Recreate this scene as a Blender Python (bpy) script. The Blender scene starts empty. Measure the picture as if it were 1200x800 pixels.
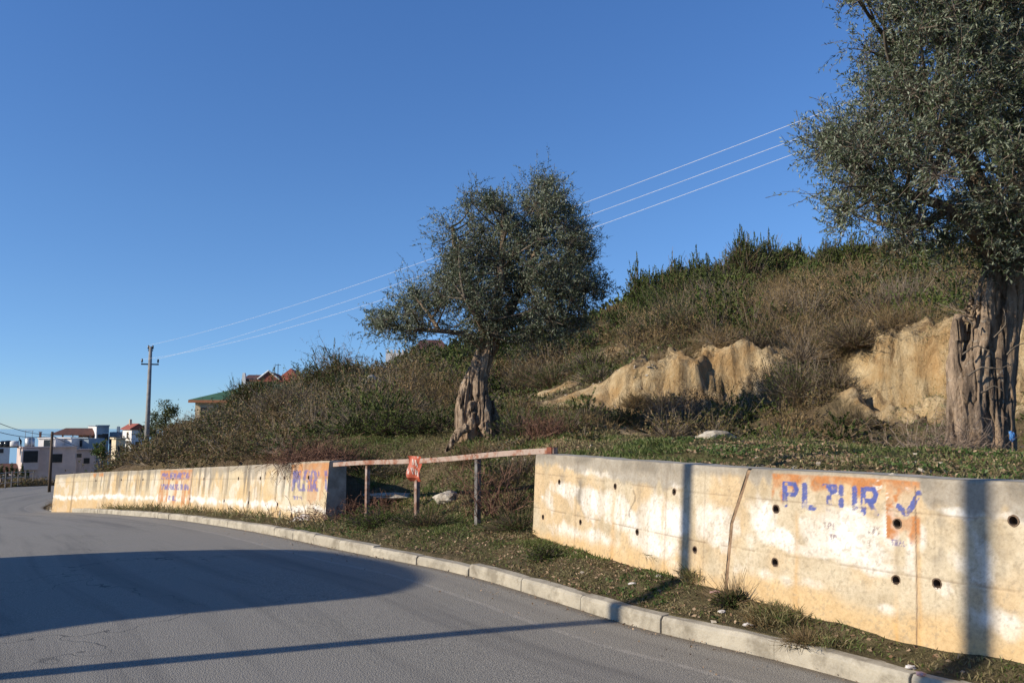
import bpy, math, random
import numpy as np
from mathutils import Vector, Matrix
random.seed(7)
rng = np.random.default_rng(7)
R = math.radians
SC = bpy.context.scene
COL = SC.collection

# ------------------------------------------------------------------ camera, sky, sun, exposure
F = 1000.0; CAMZ = 1.6; PITCH = math.atan(100/F)
cam = bpy.data.cameras.new('camera'); camo = bpy.data.objects.new('camera', cam); COL.objects.link(camo)
cam.sensor_width = 36; cam.lens = 36*F/1200; cam.clip_end = 6000; cam.clip_start = 0.05
camo.location = (0, 0, CAMZ); camo.rotation_euler = (math.pi/2+PITCH, 0, 0)
SC.camera = camo
SUN_AZ = R(22.5)        # direction the light travels, in the ground plane
SUN_EL = R(24)
LD = np.array([math.cos(SUN_AZ), math.sin(SUN_AZ)])
w = bpy.data.worlds.new('World'); SC.world = w; w.use_nodes = True
nt = w.node_tree; bg = nt.nodes['Background']; bg.inputs[1].default_value = 0.115
sky = nt.nodes.new('ShaderNodeTexSky'); sky.sky_type = 'NISHITA'; sky.sun_disc = False
sky.sun_elevation = SUN_EL
sx, sy = -LD[0], -LD[1]
sky.sun_rotation = math.atan2(sx, sy)
sky.air_density = 0.75; sky.dust_density = 0.0; sky.ozone_density = 6; sky.altitude = 1000
tn = nt.nodes.new('ShaderNodeMix'); tn.data_type = 'RGBA'; tn.blend_type = 'MULTIPLY'; tn.inputs[0].default_value = 1; tn.inputs[7].default_value = (1.0, 1.20, 1.32, 1)
gt = nt.nodes.new('ShaderNodeTexCoord'); gs = nt.nodes.new('ShaderNodeSeparateXYZ'); gr_ = nt.nodes.new('ShaderNodeValToRGB'); tn2 = nt.nodes.new('ShaderNodeMix'); tn2.data_type = 'RGBA'; tn2.blend_type = 'MULTIPLY'; tn2.inputs[0].default_value = 1
nt.links.new(gt.outputs['Generated'], gs.inputs[0]); nt.links.new(gs.outputs[2], gr_.inputs[0])
e_ = gr_.color_ramp.elements; e_[0].position = .0; e_[0].color = (.72, .62, .58, 1); e_[1].position = .5; e_[1].color = (1, 1, 1, 1)
for p_, c_ in ((.06, (.79, .69, .65)), (.14, (.92, .79, .71)), (.24, (.98, .88, .80))): q_ = e_.new(p_); q_.color = (*c_, 1)
nt.links.new(sky.outputs[0], tn2.inputs[6]); nt.links.new(gr_.outputs[0], tn2.inputs[7]); nt.links.new(tn2.outputs[2], tn.inputs[6]); nt.links.new(tn.outputs[2], bg.inputs[0])
sl = bpy.data.lights.new('sun', 'SUN'); slo = bpy.data.objects.new('sun', sl); COL.objects.link(slo)
sl.energy = 4.3; sl.angle = R(0.55); sl.color = (1.0, 0.90, 0.74)
dvec = Vector((LD[0]*math.cos(SUN_EL), LD[1]*math.cos(SUN_EL), -math.sin(SUN_EL)))
slo.rotation_euler = dvec.to_track_quat('-Z', 'Y').to_euler(); slo.location = (-20, -10, 15)
SC.view_settings.view_transform = 'Standard'; SC.view_settings.look = 'None'
SC.view_settings.gamma = 1; SC.view_settings.use_curve_mapping = False
SC.view_settings.exposure = 0.47
SC.cycles.max_bounces = 6; SC.cycles.transparent_max_bounces = 8

# ------------------------------------------------------------------ maths helpers
cp, sp = math.cos(PITCH), math.sin(PITCH)
def ray(px, py):
    a = (px-600)/F; b = (400-py)/F
    return np.array([a, cp - b*sp, sp + b*cp])
def P(px, py, Y):
    d = ray(px, py); return np.array([0, 0, CAMZ]) + d*(Y/d[1])
def G(px, py, z):
    d = ray(px, py); return np.array([0, 0, CAMZ]) + d*((z-CAMZ)/d[2])
def smooth(x, a, b):
    t = np.clip((x-a)/(b-a), 0, 1); return t*t*(3-2*t)
def _h(ix, iy, iz, seed):
    n = (ix.astype(np.int64)*374761393 + iy.astype(np.int64)*668265263 + iz.astype(np.int64)*2147483647 + seed*974634777) & 0xffffffff
    n = ((n ^ (n >> 13))*1274126177) & 0xffffffff
    n = ((n ^ (n >> 16))*2246822519) & 0xffffffff
    return ((n ^ (n >> 15)) & 0xffffff)/float(0xffffff)
def vnoise(x, y, z=0., seed=0):
    x, y, z = np.broadcast_arrays(np.asarray(x, float), np.asarray(y, float), np.asarray(z, float))
    ix, iy, iz = np.floor(x), np.floor(y), np.floor(z)
    fx, fy, fz = x-ix, y-iy, z-iz
    fx = fx*fx*(3-2*fx); fy = fy*fy*(3-2*fy); fz = fz*fz*(3-2*fz)
    r = 0
    for dx in (0, 1):
        for dy in (0, 1):
            for dz in (0, 1):
                r = r + _h(ix+dx, iy+dy, iz+dz, seed)*(fx if dx else 1-fx)*(fy if dy else 1-fy)*(fz if dz else 1-fz)
    return r
def fbm(x, y, z=0., o=4, seed=0):
    r = 0; a = 0.5; t = 0
    for i in range(o):
        r = r + a*vnoise(np.asarray(x)*2**i, np.asarray(y)*2**i, np.asarray(z)*2**i, seed+i*17); t += a; a *= .5
    return r/t
def catmull(pts, step=.3):
    pts = np.array(pts, float); out = []
    n = len(pts)
    for i in range(n-1):
        p0 = pts[max(i-1, 0)]; p1 = pts[i]; p2 = pts[i+1]; p3 = pts[min(i+2, n-1)]
        k = max(2, int(np.linalg.norm(p2-p1)/step))
        for t in np.arange(k)/k:
            out.append(.5*((2*p1)+(-p0+p2)*t+(2*p0-5*p1+4*p2-p3)*t*t+(-p0+3*p1-3*p2+p3)*t**3))
    out.append(pts[-1]); return np.array(out)

# ------------------------------------------------------------------ object helpers
def setp(o, label=None, cat=None, group=None, kind=None):
    if label: o['label'] = label
    if cat: o['category'] = cat
    if group: o['group'] = group
    if kind: o['kind'] = kind
    return o
def empty(name, loc, label, cat, group=None, rz=0):
    o = bpy.data.objects.new(name, None); COL.objects.link(o); o.location = tuple(loc); o.rotation_euler[2] = rz
    return setp(o, label, cat, group)
def npmesh(name, V, Fc, mat, parent=None, attrs=None, smooth_=False, uv=None, rel=None):
    """V (n,3); Fc int array (m,3|4) or list of tuples. rel: move origin to this world point."""
    V = np.asarray(V, np.float32)
    if rel is not None: V = V - np.asarray(rel, np.float32)
    me = bpy.data.meshes.new(name)
    if isinstance(Fc, np.ndarray):
        m, k = Fc.shape
        me.vertices.add(len(V)); me.vertices.foreach_set('co', V.ravel())
        me.loops.add(m*k); me.loops.foreach_set('vertex_index', Fc.astype(np.int32).ravel())
        me.polygons.add(m); me.polygons.foreach_set('loop_start', np.arange(0, m*k, k, dtype=np.int32))
        me.polygons.foreach_set('loop_total', np.full(m, k, dtype=np.int32))
        me.update(calc_edges=True)
    else:
        me.from_pydata(V.tolist(), [], Fc); me.update()
    if attrs:
        for kname, arr in attrs.items():
            arr = np.asarray(arr, np.float32)
            if arr.ndim == 1:
                a = me.attributes.new(kname, 'FLOAT', 'POINT'); a.data.foreach_set('value', arr)
            else:
                a = me.color_attributes.new(kname, 'FLOAT_COLOR', 'POINT')
                c = np.ones((len(arr), 4), np.float32); c[:, :3] = arr; a.data.foreach_set('color', c.ravel())
    if uv is not None:
        l = me.uv_layers.new(name='UVMap'); vi = np.empty(len(me.loops), np.int32)
        me.loops.foreach_get('vertex_index', vi)
        l.data.foreach_set('uv', np.asarray(uv, np.float32)[vi].ravel())
    if mat: me.materials.append(mat)
    if smooth_: me.polygons.foreach_set('use_smooth', np.ones(len(me.polygons), bool))
    o = bpy.data.objects.new(name, me); COL.objects.link(o)
    if rel is not None and parent is None: o.location = tuple(rel)
    if parent is not None: o.parent = parent
    return o
class MB:
    def __init__(s): s.v = []; s.f = []
    def add(s, v, f):
        b = len(s.v); s.v += [tuple(map(float, q)) for q in v]; s.f += [tuple(int(i)+b for i in q) for q in f]
    def box(s, c, d, rz=0, rx=0, ry=0, jit=0):
        M = Matrix.Translation(c) @ Matrix.Rotation(rz, 4, 'Z') @ Matrix.Rotation(ry, 4, 'Y') @ Matrix.Rotation(rx, 4, 'X')
        v = []
        for x in (-.5, .5):
            for y in (-.5, .5):
                for z in (-.5, .5):
                    q = M @ Vector((x*d[0]+random.uniform(-jit, jit), y*d[1]+random.uniform(-jit, jit), z*d[2]+random.uniform(-jit, jit)))
                    v.append(q)
        s.add(v, [(0, 1, 3, 2), (4, 6, 7, 5), (0, 4, 5, 1), (2, 3, 7, 6), (0, 2, 6, 4), (1, 5, 7, 3)])
    def tube(s, pts, rad, n=8, cap=True):
        v, f = sweep(pts, rad, n, cap); s.add(v, f)
    def build(s, name, mat, parent=None, smooth_=False, bevel=0, rel=None):
        V = np.array(s.v)
        o = npmesh(name, V, s.f, mat, parent, smooth_=smooth_, rel=rel)
        if bevel:
            m = o.modifiers.new('bevel', 'BEVEL'); m.width = bevel; m.segments = 2; m.limit_method = 'ANGLE'
        return o
def sweep(pts, rad, n=8, cap=True, mod=None):
    pts = np.asarray(pts, float); k = len(pts)
    rad = np.full(k, rad, float) if np.isscalar(rad) else np.asarray(rad, float)
    T = np.gradient(pts, axis=0); T /= np.linalg.norm(T, axis=1)[:, None]+1e-9
    ref = np.array([0, 0, 1.]) if abs(T[0][2]) < .9 else np.array([1., 0, 0])
    V = []; U = np.cross(T[0], ref); U /= np.linalg.norm(U)
    for i in range(k):
        U = U - T[i]*np.dot(U, T[i]); U /= np.linalg.norm(U)+1e-9
        W = np.cross(T[i], U)
        for j in range(n):
            a = 2*math.pi*j/n
            r = rad[i]*(mod(i/(k-1), a) if mod else 1)
            V.append(pts[i]+r*(math.cos(a)*U+math.sin(a)*W))
    Fc = [(i*n+j, i*n+(j+1) % n, (i+1)*n+(j+1) % n, (i+1)*n+j) for i in range(k-1) for j in range(n)]
    if cap: Fc += [tuple(range(n))[::-1], tuple(range((k-1)*n, k*n))]
    return V, Fc

# ------------------------------------------------------------------ material helpers
class NT:
    def __init__(s, name, rough=.85, spec=.3):
        s.m = bpy.data.materials.new(name); s.m.use_nodes = True; s.t = s.m.node_tree
        s.b = s.t.nodes['Principled BSDF']; s.b.inputs['Roughness'].default_value = rough
        s.b.inputs['Specular IOR Level'].default_value = spec
    def n(s, typ, **kw):
        q = s.t.nodes.new(typ)
        for k, v in kw.items(): setattr(q, k, v)
        return q
    def L(s, a, b): s.t.links.new(a, b)
    def coord(s, kind='Object'):
        return s.n('ShaderNodeTexCoord').outputs[kind]
    def noise(s, scale, detail=4, rough=.6, vec=None, stretch=None, dist=0):
        q = s.n('ShaderNodeTexNoise'); q.inputs['Scale'].default_value = scale; q.inputs['Detail'].default_value = detail
        q.inputs['Roughness'].default_value = rough; q.inputs['Distortion'].default_value = dist
        v = vec if vec is not None else s.coord()
        if stretch:
            mp = s.n('ShaderNodeMapping'); mp.inputs['Scale'].default_value = stretch; s.L(v, mp.inputs[0]); v = mp.outputs[0]
        s.L(v, q.inputs['Vector']); return q.outputs['Fac']
    def vor(s, scale, feature='F1', vec=None):
        q = s.n('ShaderNodeTexVoronoi'); q.feature = feature; q.inputs['Scale'].default_value = scale
        s.L(vec if vec is not None else s.coord(), q.inputs['Vector']); return q
    def ramp(s, fac, stops):
        q = s.n('ShaderNodeValToRGB'); e = q.color_ramp.elements
        while len(e) < len(stops): e.new(.5)
        for el, (p, c) in zip(e, stops):
            el.position = p; el.color = (*c, 1) if len(c) == 3 else c
        s.L(fac, q.inputs[0]); return q.outputs[0]
    def fr(s, fac, a, b): return s.ramp(fac, [(a, (0, 0, 0)), (b, (1, 1, 1))])
    def mix(s, fac, a, b, mode='MIX'):
        q = s.n('ShaderNodeMix', data_type='RGBA', blend_type=mode)
        for sock, v in ((q.inputs[0], fac), (q.inputs[6], a), (q.inputs[7], b)):
            if isinstance(v, (int, float)): sock.default_value = v
            elif isinstance(v, tuple): sock.default_value = (*v, 1)
            else: s.L(v, sock)
        return q.outputs[2]
    def math(s, op, a, b=0.):
        q = s.n('ShaderNodeMath', operation=op)
        for i, v in enumerate((a, b)):
            if isinstance(v, (int, float)): q.inputs[i].default_value = v
            else: s.L(v, q.inputs[i])
        return q.outputs[0]
    def attr(s, name, out='Fac'):
        q = s.n('ShaderNodeAttribute'); q.attribute_name = name; return q.outputs[out]
    def bump(s, h, strength=.5, dist=.01, prev=None):
        q = s.n('ShaderNodeBump'); q.inputs['Strength'].default_value = strength; q.inputs['Distance'].default_value = dist
        s.L(h, q.inputs['Height'])
        if prev is not None: s.L(prev, q.inputs['Normal'])
        s.L(q.outputs[0], s.b.inputs['Normal']); return q.outputs[0]
    def col(s, c):
        if isinstance(c, tuple): s.b.inputs['Base Color'].default_value = (*c, 1)
        else: s.L(c, s.b.inputs['Base Color'])
        return s
def simple(name, c, c2=None, scale=5, rough=.8, bump=.3, bd=.01, metal=0, stretch=None):
    q = NT(name, rough); c2 = c2 or tuple(x*.6 for x in c)
    f = q.noise(scale, 6, .65, stretch=stretch)
    q.col(q.mix(q.fr(f, .35, .65), c, c2)); q.b.inputs['Metallic'].default_value = metal
    if bump: q.bump(f, bump, bd)
    return q.m
def leafmat(name, top, top2, back=None, back2=None, rough=.5, trans=.15, spec=.3):
    q = NT(name, rough, spec); v = q.attr('var')
    a = q.mix(v, top, top2)
    if back:
        b = q.mix(v, back, back2 or back)
        a = q.mix(q.n('ShaderNodeNewGeometry').outputs['Backfacing'], a, b)
    q.col(a)
    if trans:
        tr = q.n('ShaderNodeBsdfTranslucent'); q.L(a, tr.inputs[0])
        ms = q.n('ShaderNodeMixShader'); ms.inputs[0].default_value = trans
        q.L(q.b.outputs[0], ms.inputs[1]); q.L(tr.outputs[0], ms.inputs[2])
        q.L(ms.outputs[0], q.t.nodes['Material Output'].inputs[0])
    return q.m

M = {}
# asphalt
q = NT('asphalt', .8, .35)
uvc = q.coord('UV'); n1 = q.noise(85, 5, .8); n2 = q.noise(.5, 5, .6); vv = q.vor(95)
c = q.mix(q.fr(n1, .36, .66), (.085, .08, .07), (.41, .375, .31))
c = q.mix(q.math('MULTIPLY', q.fr(n2, .42, .62), .6), c, (.24, .22, .19))
st = q.noise(1.0, 4, .6, vec=uvc, stretch=(.12, 2.2, 1))
c = q.mix(q.math('MULTIPLY', q.fr(st, .5, .66), .6), c, (.135, .125, .11))
sep = q.n('ShaderNodeSeparateXYZ'); q.L(uvc, sep.inputs[0])
dd = q.math('ADD', sep.outputs[1], q.math('MULTIPLY', q.math('SUBTRACT', q.noise(1.2, 3, .5), .5), .09))
line = q.math('LESS_THAN', q.math('ABSOLUTE', q.math('SUBTRACT', dd, .64)), .03)
c = q.mix(q.math('MULTIPLY', line, q.math('MULTIPLY', q.fr(q.noise(9, 4, .7), .3, .6), .5)), c, (.42, .38, .32))
edge = q.math('MULTIPLY', q.math('LESS_THAN', sep.outputs[1], .62), .35)
c = q.mix(edge, c, (.30, .27, .22))
dust = q.math('MULTIPLY', q.ramp(q.math('ADD', sep.outputs[1], q.math('MULTIPLY', q.noise(7, 5, .7), .16)), [(.10, (1, 1, 1)), (.22, (0, 0, 0))]), .8)
c = q.mix(dust, c, (.15, .115, .075))
crk = q.vor(.55, 'DISTANCE_TO_EDGE'); 
mpn = q.n('ShaderNodeVectorMath', operation='ADD'); nn = q.n('ShaderNodeTexNoise'); nn.inputs['Scale'].default_value = 2.5
q.L(q.coord(), nn.inputs['Vector']); q.L(q.coord(), mpn.inputs[0]); q.L(nn.outputs['Color'], mpn.inputs[1]); q.L(mpn.outputs[0], crk.inputs['Vector'])
ck = q.math('MULTIPLY', q.math('LESS_THAN', crk.outputs['Distance'], .006), q.fr(q.noise(.35, 2), .5, .6))
c = q.mix(q.math('MULTIPLY', ck, .7), c, (.04, .04, .04))
q.col(c); b1 = q.bump(vv.outputs['Distance'], .9, .005); q.bump(n1, .5, .004, b1); M['asphalt'] = q.m
# concrete kerb
q = NT('kerb_concrete', .9, .2); n1 = q.noise(2.2, 6, .65); n2 = q.noise(60, 4, .7)
c = q.mix(q.fr(n1, .35, .7), (.44, .39, .30), (.25, .22, .17)); c = q.mix(q.math('MULTIPLY', q.fr(n2, .4, .7), .35), c, (.46, .43, .36))
c = q.mix(q.math('MULTIPLY', q.fr(q.noise(3.5, 6, .75), .48, .66), .7), c, (.15, .125, .09))
q.col(c); q.bump(q.noise(40, 6, .7), .6, .008); M['kerb'] = q.m
# terrain
q = NT('hill_soil', .95, .1)
n1 = q.noise(.8, 6, .65); n2 = q.noise(6, 6, .7); n3 = q.noise(30, 5, .7)
soil = q.mix(q.fr(n2, .35, .65), (.20, .145, .09), (.11, .08, .05))
dry = q.mix(q.fr(n3, .35, .65), (.24, .185, .10), (.12, .09, .05))
grn = q.mix(q.fr(n3, .4, .65), (.075, .10, .028), (.045, .06, .02))
c = q.mix(q.fr(n1, .4, .6), soil, dry)
gm = q.math('MULTIPLY', q.attr('green'), q.fr(n2, .3, .6)); c = q.mix(gm, c, grn)
sand = q.mix(q.fr(q.noise(2.2, 7, .65, stretch=(1, 1, .55), dist=.6), .36, .62), (.66, .51, .30), (.44, .29, .135))
sand = q.mix(q.math('MULTIPLY', q.fr(n3, .45, .7), .35), sand, (.66, .55, .38))
bm = q.fr(q.math('ADD', q.attr('bare'), q.math('MULTIPLY', q.math('SUBTRACT', n2, .5), .7)), .38, .55)
c = q.mix(bm, c, sand)
crv = q.noise(3.2, 7, .75, stretch=(1, .8, .35), dist=.8); c = q.mix(q.math('MULTIPLY', bm, q.math('MULTIPLY', q.math('SUBTRACT', 1.0, q.fr(crv, .38, .47)), .75)), c, (.17, .11, .06))
c = q.mix(q.math('MULTIPLY', bm, q.math('MULTIPLY', q.fr(q.noise(.9, 4, .6), .50, .62), .6)), c, (.46, .27, .11))
q.col(c); b0 = q.bump(crv, 1.0, .22); b1 = q.bump(n2, .8, .08, b0); q.bump(n3, .8, .03, b1); M['terrain'] = q.m
# painted concrete wall (colour attribute holds stains and paint; fine noise here)
q = NT('wall_concrete', .9, .15)
c = q.attr('Col', 'Color'); n1 = q.noise(45, 6, .75); n2 = q.noise(9, 6, .7)
c = q.mix(1.0, c, q.ramp(n1, [(.3, (.78, .76, .74)), (.55, (1, 1, 1)), (.75, (1.08, 1.08, 1.08))]), 'MULTIPLY')
c = q.mix(1.0, c, q.ramp(n2, [(.3, (.84, .82, .79)), (.6, (1, 1, 1))]), 'MULTIPLY')
q.col(c); b1 = q.bump(n1, .35, .006); q.bump(n2, .4, .012, b1); M['wall'] = q.m
M['wall_inside'] = simple('wall_side', (.42, .385, .32), (.24, .22, .18), 6, .9, .6)
M['pipe'] = simple('pipe_plastic', (.17, .115, .075), (.08, .055, .04), 20, .9)
M['joint'] = simple('joint_filler', (.30, .20, .12), (.14, .09, .055), 14, .9, .7)
q = NT('rusty_paint', .65, .3); r1 = q.noise(3.2, 6, .7); r2 = q.noise(30, 5, .7)
c = q.mix(q.fr(q.math('ADD', r1, q.math('MULTIPLY', r2, .25)), .60, .72), (.37, .28, .225), (.25, .10, .055))
c = q.mix(q.fr(r2, .6, .75), c, (.13, .05, .03)); q.col(c); q.bump(r2, .4, .004); M['rust_rail'] = q.m
q = NT('rusty_post', .7, .3); r1 = q.noise(7, 6, .7)
c = q.mix(q.fr(r1, .45, .6), (.19, .105, .07), (.36, .28, .24)); q.col(c); q.bump(r1, .4, .004); M['rust_post'] = q.m
M['grey_post'] = simple('galvanised_post', (.20, .19, .18), (.09, .08, .075), 8, .7)
M['bark'] = None
q = NT('olive_bark', .95, .1); n1 = q.noise(3.5, 7, .7, stretch=(1, 1, .22), dist=1.2); n2 = q.noise(22, 6, .7, stretch=(1, 1, .4))
c = q.mix(q.fr(n1, .38, .62), (.40, .295, .205), (.125, .092, .068)); c = q.mix(q.math('MULTIPLY', q.fr(n2, .5, .7), .6), c, (.06, .045, .035))
c = q.mix(q.math('MULTIPLY', q.fr(q.noise(1.4, 3), .56, .66), .6), c, (.46, .30, .18)); c = q.mix(q.math('MULTIPLY', q.fr(q.noise(11, 6, .8), .58, .64), .55), c, (.50, .46, .38)); c = q.mix(q.math('MULTIPLY', q.fr(q.noise(7, 6, .8, stretch=(1, 1, .3)), .60, .66), .8), c, (.045, .034, .027))
q.col(c); b1 = q.bump(n1, 1.0, .07); q.bump(n2, 1.0, .03, b1); M['bark'] = q.m
M['limb'] = simple('olive_limb', (.20, .16, .12), (.08, .065, .05), 12, .95, .6, .01, stretch=(1, 1, .4))
M['olive'] = leafmat('olive_leaf', (.042, .063, .025), (.092, .115, .05), (.13, .155, .10), (.28, .305, .215), .5, .12, .3)
M['evergreen'] = leafmat('evergreen_leaf', (.05, .08, .016), (.13, .16, .035), rough=.4, trans=.2, spec=.4)
M['darkgreen'] = leafmat('dark_scrub_leaf', (.045, .06, .018), (.10, .11, .035), rough=.6)
M['brown'] = leafmat('dry_scrub_leaf', (.135, .085, .05), (.27, .185, .12), rough=.8, trans=.1)
M['mixed'] = leafmat('mixed_scrub_leaf', (.085, .075, .028), (.20, .15, .075), rough=.7, trans=.15)
M['twig'] = leafmat('bramble_twig', (.12, .085, .062), (.30, .225, .17), rough=.85, trans=0)
M['redtwig'] = leafmat('dead_brush', (.10, .045, .028), (.21, .115, .075), rough=.85, trans=0)
M['olive_twig'] = leafmat('olive_twig', (.085, .066, .05), (.15, .12, .09), rough=.85, trans=0)
M['grass'] = leafmat('grass_blade', (.075, .12, .022), (.27, .205, .11), rough=.6, trans=.25)
M['weed'] = leafmat('weed_leaf', (.05, .095, .02), (.12, .17, .05), rough=.5, trans=.25)
M['litter_leaf'] = leafmat('dead_leaf', (.15, .085, .045), (.42, .30, .19), rough=.8, trans=.05)
M['rock'] = simple('pale_rock', (.50, .45, .37), (.27, .22, .16), 7, .95, .8, .03)
M['white'] = simple('whitewash', (.72, .70, .67), (.58, .56, .53), 3, .9, .1)
M['pink'] = simple('pink_render', (.60, .49, .44), (.47, .38, .34), .6, .9, .1)
M['bluegrey'] = simple('bluegrey_render_and_shade', (.30, .36, .40), (.20, .25, .29), .5, .9, .1)  # also carries the shade painted on the tall white block's right face
M['cream'] = simple('cream_render', (.66, .55, .38), (.52, .42, .28), 1, .9, .1)
M['redroof'] = simple('red_roof_tile', (.36, .10, .06), (.20, .06, .045), 3, .8, .4, .05, stretch=(1, 6, 1))
M['brownroof'] = simple('rusty_sheet_roof', (.15, .065, .045), (.07, .04, .035), 2, .8, .2)
M['greenroof'] = simple('green_sheet_roof', (.075, .16, .09), (.045, .11, .06), 1.5, .6, .2)
M['brick'] = simple('orange_brick', (.45, .19, .09), (.30, .13, .07), 3, .9, .3)
M['dark'] = simple('dark_window', (.03, .035, .04), (.015, .018, .02), 2, .15, 0)
M['glass'] = simple('window_pane', (.03, .04, .045), (.02, .025, .03), 2, .15, 0)
M['metal'] = simple('galvanised_tank', (.45, .46, .47), (.28, .29, .30), 3, .4, .1, metal=.6)
M['darkmetal'] = simple('dark_steel', (.05, .05, .05), (.03, .03, .03), 6, .6, .1)
M['poleconc'] = simple('pole_concrete', (.30, .29, .27), (.20, .19, .175), 5, .9, .2)
M['wood'] = simple('pole_wood', (.12, .085, .06), (.06, .045, .03), 6, .9, .3, stretch=(1, 1, .1))
M['wire'] = simple('aluminium_wire', (.75, .75, .75), (.6, .6, .6), 5, .4, 0, metal=0)
M['insul'] = simple('dark_insulator', (.05, .035, .03), (.03, .02, .02), 5, .3, 0)
M['cloth'] = simple('dark_clothes', (.03, .03, .04), (.015, .015, .02), 5, .9, 0)
M['hair'] = simple('dark_hair', (.02, .015, .012), (.01, .01, .01), 5, .8, 0)
M['plastic_white'] = simple('crumpled_white', (.70, .66, .62), (.45, .40, .36), 12, .6, .5)
M['plastic_pink'] = simple('pink_scrap', (.62, .40, .38), (.50, .28, .26), 12, .6, .4)
M['plastic_blue'] = simple('blue_plastic', (.08, .25, .55), (.05, .15, .38), 12, .4, .4)
M['steelsheet'] = simple('corrugated_sheet', (.3, .3, .3), (.2, .2, .2), 2, .5, .2)
# ------------------------------------------------------------------ kerb line (s along, d across, + towards the hill)
KP = [(14, -45), (11, -22), (8.6, -10), (6.3, -3), (4.55, 1.2), (3.2, 3.95), (2.35, 5.33), (1.83, 6.1), (.96, 7.12), (0, 8.68), (-.72, 9.72), (-2.2, 11.5),
      (-4.75, 15.6), (-8.35, 21.0), (-13.3, 27.6), (-16.9, 31.8), (-19.6, 36.5), (-22.0, 45), (-23.8, 55), (-25, 68), (-24, 90), (-20, 120)]
KZ = [.35, .1, 0, 0, 0, 0, 0, 0, 0, 0, 0, -.03, -.25, -.62, -1.13, -1.47, -1.68, -1.9, -2.15, -2.9, -4.2, -6]
KC = catmull([(x, y, z*1.0) for (x, y), z in zip(KP, KZ)], .3)
KS = np.concatenate([[0], np.cumsum(np.linalg.norm(np.diff(KC[:, :2], axis=0), axis=1))])
S_KEND = KS[np.argmin(np.hypot(KC[:, 0]+17.3, KC[:, 1]-32.3))]
def sd(x, y):
    """nearest point on the kerb line: arc length s, signed distance d (+ hill side), road height z."""
    x = np.atleast_1d(x).astype(float); y = np.atleast_1d(y).astype(float)
    A = KC[:-1, :2]; B = KC[1:, :2]; D = B-A; L2 = (D**2).sum(1)
    S = np.empty(len(x)); Dd = np.empty(len(x)); Z = np.empty(len(x))
    for i in range(0, len(x), 20000):
        px = x[i:i+20000, None]; py = y[i:i+20000, None]
        t = np.clip(((px-A[:, 0])*D[:, 0]+(py-A[:, 1])*D[:, 1])/L2, 0, 1)
        qx = A[:, 0]+t*D[:, 0]; qy = A[:, 1]+t*D[:, 1]; r2 = (px-qx)**2+(py-qy)**2
        k = r2.argmin(1); ii = np.arange(len(k)); tt = t[ii, k]
        cr = D[k, 0]*(py[:, 0]-A[k, 1])-D[k, 1]*(px[:, 0]-A[k, 0])
        S[i:i+20000] = KS[k]+tt*(KS[k+1]-KS[k]); Dd[i:i+20000] = np.sqrt(r2[ii, k])*np.where(cr > 0, -1, 1)
        Z[i:i+20000] = KC[k, 2]+tt*(KC[k+1, 2]-KC[k, 2])
    return S, Dd, Z
def kpt(s, d, z=0):
    """world point at arc s, offset d; z relative to the road."""
    s = np.atleast_1d(s).astype(float); d = np.broadcast_to(d, s.shape)
    x = np.interp(s, KS, KC[:, 0]); y = np.interp(s, KS, KC[:, 1]); zz = np.interp(s, KS, KC[:, 2])
    e = .25; tx = np.interp(s+e, KS, KC[:, 0])-np.interp(s-e, KS, KC[:, 0]); ty = np.interp(s+e, KS, KC[:, 1])-np.interp(s-e, KS, KC[:, 1])
    l = np.hypot(tx, ty); return np.stack([x+ty/l*d, y-tx/l*d, zz+z], 1)

# ------------------------------------------------------------------ wall base lines
NB = [G(624, 629, .27), G(700, 651, .27), G(799, 680, .27), G(864, 696, .27), G(955, 716, .27), G(1069, 741, .27), G(1200, 768.5, .27)]
e = NB[-1]-NB[-2]; e /= np.linalg.norm(e)
NB += [NB[-1]+e*1.5+np.array([.1, 0, 0]), NB[-1]+e*4+np.array([.6, 0, 0]), NB[-1]+e*9+np.array([2.2, 0, 0])]
NBc = catmull(NB, .1)
def wallpts(lst, H=1.0):
    out = []
    for px, yt, yb in lst:
        Y = H*F/(yb-yt); out.append(P(px, yb, Y))
    return out
FB = wallpts([(348, 543, 607), (262, 547.4, 598.5), (185, 550.8, 591.7), (120, 553.5, 589.2), (61, 557, 589.5)])
e = FB[0]-FB[1]; FB = [FB[0]+e*.28] + FB
FBc = catmull(FB, .15)
SN, DN, _ = sd(NBc[:, 0], NBc[:, 1]); SF, DF, _ = sd(FBc[:, 0], FBc[:, 1])
sN0, sN1 = SN.max(), SN.min(); sF0, sF1 = SF.min(), SF.max()
on = np.argsort(SN); of = np.argsort(SF)
def walld(s):
    """distance kerb-to-wall-face, and weight of being beside a wall."""
    s = np.asarray(s, float)
    dn = np.interp(s, SN[on], DN[on]); df = np.interp(s, SF[of], DF[of])
    wn = smooth(sN0-s, -.05, .25); wf = smooth(s-sF0, -.05, .3)*smooth(sF1-s, -.1, .4)
    return dn, df, wn, wf

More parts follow.
